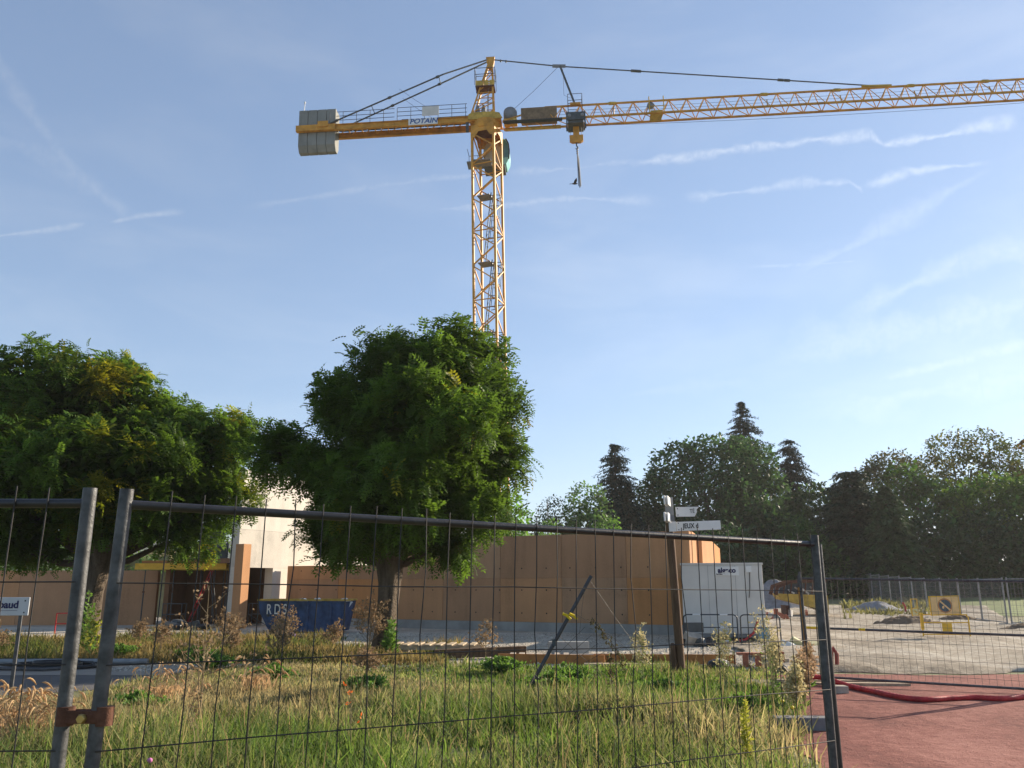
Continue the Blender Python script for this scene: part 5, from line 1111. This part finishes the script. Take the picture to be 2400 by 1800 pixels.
# ------------------------------------------------------------------ grass and weeds
rg = np.random.default_rng(5)
def field(x, y):
    return (np.sin(x * .9 + 1.3 * np.sin(y * .6)) + np.sin(y * 1.1 + 1.7 * np.sin(x * .5 + 1)) + .6 * np.sin(x * 2.7 + y * 2.1)) / 2.6
def blades(n, x0, x1, y0, y1, hmin, hmax, keep, tintf, wd=.0075, lean=.75):
    x = rg.uniform(x0, x1, n); y = rg.uniform(y0, y1, n); k = keep(x, y) > rg.random(n); x, y = x[k], y[k]; n = len(x)
    f = field(x, y); h = np.where(y > 30, 1, 1 - .58 * np.clip((y - 11) / 4, 0, 1) * (y < 18.7)) * rg.uniform(hmin, hmax, n) * (.62 + .42 * f + .45 * rg.random(n) ** 3) * (1 - .5 * ((x < -4.6) & (y < 13)) * np.clip((-4.6 - x) / 1.2, 0, 1)); a = rg.uniform(0, 2 * np.pi, n); la = rg.uniform(.1, 1, n) * lean
    dx, dy = np.cos(a), np.sin(a); b = rg.uniform(0, np.pi, n); wx, wy = np.cos(b), np.sin(b); w_ = wd * rg.uniform(.6, 1.3, n) * (1 + .03 * y)
    V = np.zeros((n, 6, 3))
    for i, (s, ww) in enumerate(((0, 1), (.55, .75), (1, .12))):
        px_ = x + dx * la * h * s * s; py_ = y + dy * la * h * s * s; pz = h * (s - .22 * la * s * s) - .01
        for j, sg_ in enumerate((-1, 1)): V[:, i * 2 + j] = np.stack([px_ + sg_ * wx * w_ * ww, py_ + sg_ * wy * w_ * ww, pz], 1)
    q = np.array([[0, 1, 3, 2], [2, 3, 5, 4]]); Q = (np.arange(n)[:, None, None] * 6 + q[None]).reshape(-1, 4)
    return V.reshape(-1, 3), Q, np.repeat(tintf(x, y, f, n), 6, 0)
def edge(v, a, b): return np.clip((v - a) / (b - a), 0, 1)
def keep_main(x, y):
    right = 2.2 + (y - 7) * .31; r = 1 - edge(x, right - .7, right + .25)
    road = np.where((x < -6.3) & (y > 12.8), 0, 1); road = np.where((x < -8.5) & (y > 11.5), 0, road)
    far = 1 - edge(y + .5 * np.sin(x * 1.7) + .0 * x, 17.4, 18.9); bare = np.where(field(x * 1.5 + 5, y * 1.7) < -.5, .3, 1); return r * road * far * bare
def tint_main(x, y, f, n):
    g = field(x * .7 + 9, y * .7 - 3) + .55 * edge(x, -2, 2.5) * edge(y, 7.5, 11) + .35 * np.sin(x * .35 + 1) + rg.normal(size=n) * .45; dry = 1 / (1 + np.exp(3.2 * (g - .15)))
    green = np.array([.46, .82, .42]); straw = np.array([1.8, 1.42, 2.1]); c = green + (straw - green) * dry[:, None]; return c * rg.uniform(.6, 1.3, (n, 1)) * (1 + .28 * field(x * 2.3 + 4, y * 2.1))[:, None]
parts = [blades(105000, -9.5, 5.2, 6.2, 13.0, .16, .42, keep_main, tint_main), blades(60000, -7.5, 6.2, 13.0, 19.0, .14, .38, keep_main, tint_main, .009)]
parts.append(blades(1300, -9, 5.0, 7, 17, .4, .85, keep_main, lambda x, y, f, n: np.array([1.5, 1.15, 1.6]) * rg.uniform(.6, 1.2, (n, 1)), .0045, .5)); parts.append(blades(26000, -9.5, 5.6, 6.2, 15.5, .10, .24, keep_main, lambda x, y, f, n: np.array([1.45, 1.18, 1.7]) * rg.uniform(.5, 1.2, (n, 1)), .0075, 2.2))
def keep_left(x, y): return np.where((x < -5.2) & (y > 18.9), 1, 0) * (1 - edge(y + .8 * np.sin(x * .8), 25, 29))
def tint_left(x, y, f, n):
    g = field(x * 1.3 + 2, y * 1.1) + rg.normal(size=n) * .4 - .3 * edge(x, -12, -9) * (1 - edge(x, -8.5, -7)); dry = 1 / (1 + np.exp(3.5 * (g - .1)))
    c = np.array([.42, .6, .4]) + (np.array([1.25, .92, 1.05]) - np.array([.42, .6, .4])) * dry[:, None]; return c * rg.uniform(.6, 1.3, (n, 1)) * (1 + .28 * field(x * 2.3 + 4, y * 2.1))[:, None]
parts.append(blades(42000, -18, -5, 18.8, 28.5, .12, .42, keep_left, tint_left, .011))
def keep_mid(x, y): return np.where((x > -5.4) & (x < -1.4 ) & (y > 18.4), 1, 0) * (1 - edge(y + .6 * np.sin(x * 1.3), 22.5, 25)) * .9
parts.append(blades(15000, -5.5, -1.2, 18.2, 25, .1, .34, keep_mid, tint_left, .010))
def keep_far(x, y): return np.where((field(x * .6, y * .6) > -.1) & (x / y > .40 + .02 * np.sin(y)) & (x / y < .482), 1, 0) * np.clip((y - 43 + 3 * np.sin(x * 1.3)) / 8, 0, 1)
parts.append(blades(9000, 16, 30, 42, 64, .2, .6, keep_far, lambda x, y, f, n: np.array([.75, .72, .8]) * rg.uniform(.6, 1.4, (n, 1)), .03))
V = np.concatenate([p[0] for p in parts]); V[:, 2] += np.where(V[:, 1] > 38, np.vectorize(lambda y: gz(0, y))(V[:, 1]), 0); o_ = 0; Qs = []
for p in parts: Qs.append(p[1] + o_); o_ += len(p[0])
g_ = arrays('grass', V, np.concatenate(Qs), GRASSM, None, np.concatenate([p[2] for p in parts])); tag(g_, 'rough meadow grass mixed green and straw', None, None, 'stuff')
# gravel and rubble stones
n = 34000; x = rg.uniform(-8, 17, n); y = 17.2 + 14 * rg.random(n) ** 1.4; k = (x < 5.5 + (y - 17) * .5) | (rg.random(n) < .5); x, y = x[k], y[k]; n = len(x); s = rg.uniform(.008, .030, n) * (1 + (rg.random(n) < .02) * 1.2)
oc = np.array([[1, 0, 0], [0, 1, 0], [-1, 0, 0], [0, -1, 0], [.2, .1, .8], [.1, -.2, -.3]]); V = np.zeros((n, 6, 3)); an = rg.uniform(0, 6.28, n)
for j in range(6):
    c_ = oc[j] * rg.uniform(.7, 1.3, (n, 3)); V[:, j] = np.stack([x + s * (c_[:, 0] * np.cos(an) - c_[:, 1] * np.sin(an)), y + s * (c_[:, 0] * np.sin(an) + c_[:, 1] * np.cos(an)), .012 + s * c_[:, 2]], 1)
q = np.array([[0, 1, 4, 4], [1, 2, 4, 4], [2, 3, 4, 4], [3, 0, 4, 4]]); me = bpy.data.meshes.new('gravel_stones')
fs = (np.arange(n)[:, None, None] * 6 + np.array([[0, 1, 4], [1, 2, 4], [2, 3, 4], [3, 0, 4]])[None]).reshape(-1, 3); me.from_pydata(V.reshape(-1, 3).tolist(), [], fs.tolist())
at_ = me.color_attributes.new('tint', 'FLOAT_COLOR', 'POINT'); tn = np.ones((n * 6, 4), np.float32); tn[:, :3] = np.repeat(rg.uniform(.6, 1.5, (n, 1)) * np.array([[1, .97, .92]]), 6, 0); at_.data.foreach_set('color', tn.ravel()); me.materials.append(STONE)
g_ = bpy.data.objects.new('gravel', me); col.objects.link(g_); tag(g_, 'loose pale gravel stones scattered over the yard', None, None, 'stuff')

def rocks(name, label, n, region, smin, smax, m_, seed):
    r_ = np.random.default_rng(seed); mb = MB()
    for _ in range(n):
        x, y = region(r_); s = r_.uniform(smin, smax); a = r_.uniform(0, 6.28); k = 6
        ring = [(math.cos(a + j * 1.047) * r_.uniform(.7, 1.2), math.sin(a + j * 1.047) * r_.uniform(.7, 1.2)) for j in range(k)]; z0 = gz(x, y) + .02
        vs = [(x + s * p, y + s * q, z0 - .06) for p, q in ring] + [(x + s * .65 * p, y + s * .65 * q, z0 + .03 + s * r_.uniform(.1, .5)) for p, q in ring]
        mb.add(vs, [(j, (j + 1) % k, (j + 1) % k + k, j + k) for j in range(k)] + [tuple(range(k, 2 * k))])
    o = mb.build(name, m_, None, 'stuff'); o['label'] = label; return o
def on_dirt(r_):
    y = r_.uniform(18, 48); return y * r_.uniform(.33, .62), y
rocks('rubble', 'scattered pale stones and clods on the dirt', 260, on_dirt, .015, .05, STONE2, 91)
def weed(name, label, loc, h, seed, spread=.35, stems=1, branches=9, heads=5, stem_m=DRY, head_m=DRYH, hs=.03, leaf_m=None, leaves=0, ll=.12, group=None, sr=.006, up=.5, arch=0.0, tip=False):
    """an upright branching weed: stems, twigs, seed heads and leaves"""
    rnd = random.Random(seed); r = thing(name, label, 'weed', loc, rnd.uniform(0, 6), group); hd = MB(); lf = MB()
    def leafq(m, p, d, l, wd):
        d = Vector(d).normalized(); s = d.cross(Vector((rnd.uniform(-1, 1), rnd.uniform(-1, 1), rnd.uniform(-1, 1)))).normalized() * wd
        m.add([p, p + d * l * .5 + s, p + d * l, p + d * l * .5 - s], [(0, 1, 2, 3)])
    for k in range(stems):
        a = rnd.uniform(0, 6.28); ln = rnd.uniform(.02, .16) * (k > 0) + .04; hh = h * (1 if k == 0 else rnd.uniform(.6, .95)); m = MB()
        c = [Vector((math.cos(a) * ln * hh * f * (1 + arch * f), math.sin(a) * ln * hh * f * (1 + arch * f), hh * f - arch * .25 * hh * f * f * f)) for f in (0, .25, .5, .75, 1)]
        m.tube(c, [sr, sr * .9, sr * .75, sr * .5, sr * .25], 5)
        for j in range(branches):
            f = .3 + .68 * (j + rnd.random()) / branches; i = min(3, int(f * 4)); p = c[i].lerp(c[i + 1], f * 4 - i); b = rnd.uniform(0, 6.28); bl = spread * h * (1.15 - f) * rnd.uniform(.6, 1.2)
            e = p + Vector((math.cos(b) * bl, math.sin(b) * bl, bl * up * rnd.uniform(.6, 1.6))); mid = (p + e) / 2 + Vector((0, 0, -.06 * bl)); m.tube([p, mid, e], [sr * .5, sr * .4, sr * .2], 4)
            for q in range(heads):
                t = rnd.uniform(.45, 1.05); s = p.lerp(e, t) + Vector((rnd.gauss(0, .05), rnd.gauss(0, .05), rnd.gauss(0, .04))) * h * .6
                if rnd.random() < .5: m.tube([p.lerp(e, min(1, t)), s], [sr * .25, sr * .15], 3, False)
                for _ in range(2): leafq(hd, s, (rnd.gauss(0, 1), rnd.gauss(0, 1), rnd.gauss(.4, 1)), hs * rnd.uniform(.7, 1.5), hs * .35)
        for j in range(leaves):
            f = .05 + .93 * j / leaves; i = min(3, int(f * 4)); p = c[i].lerp(c[i + 1], f * 4 - i); b = j * 2.4 + rnd.random(); leafq(lf, p, (math.cos(b), math.sin(b), rnd.uniform(.1, .9)), ll * (1.15 - .8 * f) * rnd.uniform(.7, 1.2), ll * .12)
        m.build('stem', stem_m, r)
    if hd.v: hd.build('seed_heads', head_m, r, 'stuff')
    if lf.v: lf.build('leaves', leaf_m, r, 'stuff')
    return r
g = G(500, 1750); weed('dry_thistle', 'tall pale dry weed with spreading twigs before the step ladder', (-3.55, 10.2, 0), 1.62, 101, .52, 3, 8, 5, hs=.045, sr=.009, up=.55)
weed('dry_bush', 'brown dry bush against the locust trunk', (-3.35, 20.4, 0), 1.35, 102, .5, 8, 9, 7, hs=.05, sr=.007, up=.8)
weed('dry_bush', 'low dry bush in front of the blue skip', (-5.9, 22.8, 0), 1.15, 103, .6, 7, 8, 6, hs=.05, sr=.007)
weed('dry_bush', 'grey dry bush under the blue skip letters', (-5.2, 19.5, 0), .95, 104, .6, 6, 8, 6, hs=.055, sr=.007)
weed('dry_bush', 'thin dry bush beside the brown beam', (-.55, 18.2, 0), .95, 105, .55, 4, 8, 6, hs=.05, sr=.006)
weed('dry_bush', 'dry bush at the foot of the terracotta pier', (-9.0, 27.5, 0), .95, 106, .6, 7, 8, 6, hs=.055, sr=.007)
weed('dry_bush', 'dark dry tuft in the grass below the locust tree', (-2.6, 15.8, 0), .55, 107, .8, 8, 7, 5, hs=.05, sr=.006)
for i, (x, y, hh, lb) in enumerate(((-8.6, 21.5, .8, 'brown dry weed behind the right end of the long pipe'), (-7.4, 23.2, .9, 'brown dry weed before the step ladder'), (-10.2, 24.0, .75, 'brown dry weed before the low terracotta wall'), (-6.6, 20.6, .7, 'brown dry weed left of the skip bush'), (-4.4, 21.8, .8, 'brown dry weed just below the skip'), (-12.4, 21.0, .8, 'brown dry weed left of the leafy trunk climber'))):
    weed('dry_weed', lb, (x, y, 0), hh, 160 + i, .6, 7, 8, 6, hs=.05, sr=.006, group='brown dry weeds beyond the road')
weed('sapling', 'bright green sapling shoot at the foot of the locust tree', (-2.75, 19.8, 0), .95, 108, .5, 6, 4, 0, WEEDG, WEEDG, leaf_m=WEEDG, leaves=26, ll=.30)
weed('sapling', 'leafy green climber beside the left trunk', (-11.0, 22.6, 0), 1.5, 109, .3, 4, 4, 3, DRY, WEEDG, hs=.09, leaf_m=WEEDG, leaves=30, ll=.26)
weed('yellow_weed', 'yellowing leafy weed at the far left behind the fence', (-9.7, 16.2 + 4, 0), 1.0, 110, .5, 5, 6, 3, DRY, WEEDY, hs=.1, leaf_m=WEEDG, leaves=18, ll=.2)
for i, (x, y, hh, lb) in enumerate(((.6, 13.6, .5, 'bright green clump just left of the leaning pole foot'), (2.9, 11.2, .45, 'bright green clump beside the thin grey pipe'), (-2.2, 13.4, .45, 'bright green clump in the middle of the meadow'), (-5.9, 17.4, .5, 'green leafy clump at the tapering end of the road'), (-4.2, 15.4, .45, 'green leafy clump left of the dark dry tuft'), (-4.9, 11.6, .4, 'green leafy clump near the near left posts'), (1.0, 15.2, .5, 'green leafy clump behind the leaning pole'), (-.2, 16.6, .5, 'green leafy clump left of the leaning pole'), (2.3, 13.2, .4, 'green leafy clump below the wooden signpost'), (-9.0, 20.2, .5, 'green leafy clump beyond the long pipe'), (-6.9, 19.4, .5, 'green leafy clump right of the long pipe'))):
    weed('leafy_clump', lb, (x, y, 0), hh * .62, 120 + i, 1.9, 14, 8, 9, WEEDG, WEEDG, hs=.05, leaf_m=WEEDG, leaves=8, ll=.12, group='green leafy clumps in the grass', up=.22)
for i, (x, y, hh, lb) in enumerate(((3.35, 13.9, 1.05, 'pale tall weed spike right of the signpost'), (3.95, 13.4, 1.25, 'tallest pale weed spike before the cabin barriers'), (2.25, 15.2, .95, 'pale weed spike left of the signpost'), (4.35, 14.6, .8, 'bushy pale weed before the red bricks'), (4.7, 14.0, .75, 'bushy brown weed at the grass edge'), (4.0, 12.2, .75, 'bushy pale weed left of the fence foot'), (3.6, 11.3, .7, 'low bushy weed near the near right post'))):
    weed('tall_weed', lb, (x, y, 0), hh, 140 + i, .22, 4 if i < 3 else 8, 12, 6, mat('weed_stem_%d' % i, (.30, .28, .11), .8), mat('weed_head_%d' % i, ((.42, .38, .20), (.36, .26, .15))[i in (4, 5)], .9, trans=.3), hs=.035, leaf_m=WEEDG, leaves=10, ll=.1, group='tall weeds at the grass edge', up=1.2)
weed('goldenrod_stalk', 'bright yellow green leafy stalk near the bottom edge', (2.12, 8.1, 0), .62, 150, .1, 2, 3, 3, WEEDY, WEEDY, hs=.03, leaf_m=WEEDY, leaves=120, ll=.085, sr=.007)
weed('dry_stalk', 'orange dry stalk in the near grass', (-1.55, 8.7, 0), .75, 151, .2, 1, 4, 2, DRY, mat('orange_dead_leaf', (.55, .17, .04), .8, trans=.3), hs=.035, sr=.005)
weed('dry_stalk', 'brown dry stalks beside the tall pale weed', (-3.25, 9.0, 0), .8, 152, .15, 4, 4, 3, hs=.035, sr=.005)
# foxtail grass at the lower left
rnd = random.Random(77)
for i, (cx_, cy_, n_, lb) in enumerate(((-5.0, 9.3, 60, 'dry foxtail grass tuft with nodding heads at the lower left'), (-5.55, 9.9, 50, 'dry foxtail grass tuft at the left edge'), (-4.75, 12.2, 30, 'dry foxtail grass tuft at the road edge'), (-3.9, 13.6, 26, 'small dry foxtail tuft before the dark asphalt'))):
    r = thing('foxtail_tuft', lb, 'grass tuft', (cx_, cy_, 0), 0, 'dry foxtail tufts'); m = MB(); hd = MB()
    for k in range(n_):
        a = rnd.uniform(0, 6.28); h = rnd.uniform(.45, .85); l = rnd.uniform(.1, .42); b = Vector((rnd.gauss(0, .16), rnd.gauss(0, .12), 0)); e = Vector((math.cos(a), math.sin(a), 0))
        c = [b + e * l * f * f + Vector((0, 0, h * (f - .28 * f ** 4))) for f in (0, .3, .6, .85, 1.0)]; m.tube(c, [.003, .003, .0025, .002, .002], 4)
        t = [c[-1] + e * .03 * q + Vector((0, 0, .004 * q - .006 * q * q)) for q in range(5)]; hd.tube(t, [.004, .011, .011, .009, .003], 6)
        for q in range(2):
            a2 = rnd.uniform(0, 6.28); p = b.copy(); d_ = Vector((math.cos(a2), math.sin(a2), 0)); hd.add([p, p + d_ * .14 + Vector((.012, 0, .28)), p + d_ * .3 + Vector((0, 0, .3)), p + d_ * .14 + Vector((-.012, 0, .28))], [(0, 1, 2, 3)])
    m.build('stalks', DRY, r, 'stuff'); hd.build('heads', mat('foxtail_head_%d' % i, (.47, .34, .18), .85, trans=.35), r, 'stuff')
# withered vine on the pole wires
vn = thing('withered_vine', 'withered dark vine hanging from the leaning pole wires', 'vine', (pb_.x + 1.0, pb_.y + .05, 0)); m = MB(); lf = MB()
path1 = [Vector((.05, 0, 1.15)), Vector((.2, 0, .95)), Vector((.38, 0, .72)), Vector((.5, .05, .5)), Vector((.5, .05, .38))]; path2 = [Vector((.33, 0, .62)), Vector((.31, 0, .4)), Vector((.3, -.3, .2)), Vector((.3, -.5, .0))]
for path in (path1, path2):
    m.tube(path, .006, 5)
    for k in range(150):
        f = rnd.random() * (len(path) - 1.001); i = int(f); p = path[i].lerp(path[i + 1], f - i) + Vector((rnd.gauss(0, .03), rnd.gauss(0, .03), rnd.gauss(-.02, .04))); d_ = Vector((rnd.gauss(0, 1), rnd.gauss(0, 1), rnd.gauss(-.5, .8))).normalized(); s = d_.cross(Vector((0, .3, 1))).normalized() * .016
        lf.add([p, p + d_ * .03 + s, p + d_ * .06, p + d_ * .03 - s], [(0, 1, 2, 3)])
m.build('stem', BARKD, vn); lf.build('leaves', mat('withered_leaf', (.085, .075, .03), .85, trans=.2), vn, 'stuff')
# clover flower and dandelions
for i, (px_, py_, c_, lb) in enumerate(((348, 1785, 'PINK', 'small pink clover flower in the grass at the bottom left'), (1832, 1645, 'Y', 'small yellow flower left of the fence foot'), (1855, 1660, 'Y', 'tiny yellow flower nearest the fence foot'))):
    b = G(px_, py_, .28); fl = thing('wild_flower', lb, 'flower', (b.x, b.y, 0)); MB().tube([(0, 0, 0), (.01, 0, .28)], .003, 4).build('stem', WEEDG, fl)
    MB().lathe((.01, 0, .27), [(.008, 0), (.022, .015), (.018, .03), (.004, .038)], 8).build('blossom', mat('pink_petal', (.55, .16, .38), .7) if c_ == 'PINK' else YTAPE, fl)

# ------------------------------------------------------------------ thin evening air
hz_ = MB().bbox((-2520, -75, -9.5), (2520, 3015, 62)).build('haze', WHITEP); hz_['kind'] = 'stuff'; hz_['label'] = 'thin bright haze over the whole site'
hm = bpy.data.materials.new('haze_air'); hm.use_nodes = True; ht = hm.node_tree; ht.nodes.clear()
pv = N(ht, 'ShaderNodeVolumePrincipled', inp={'Density': .0003, 'Anisotropy': .2}); pv.inputs['Color'].default_value = (.96, .95, .93, 1)
ho = N(ht, 'ShaderNodeOutputMaterial'); ht.links.new(pv.outputs[0], ho.inputs['Volume']); hz_.data.materials.clear(); hz_.data.materials.append(hm)
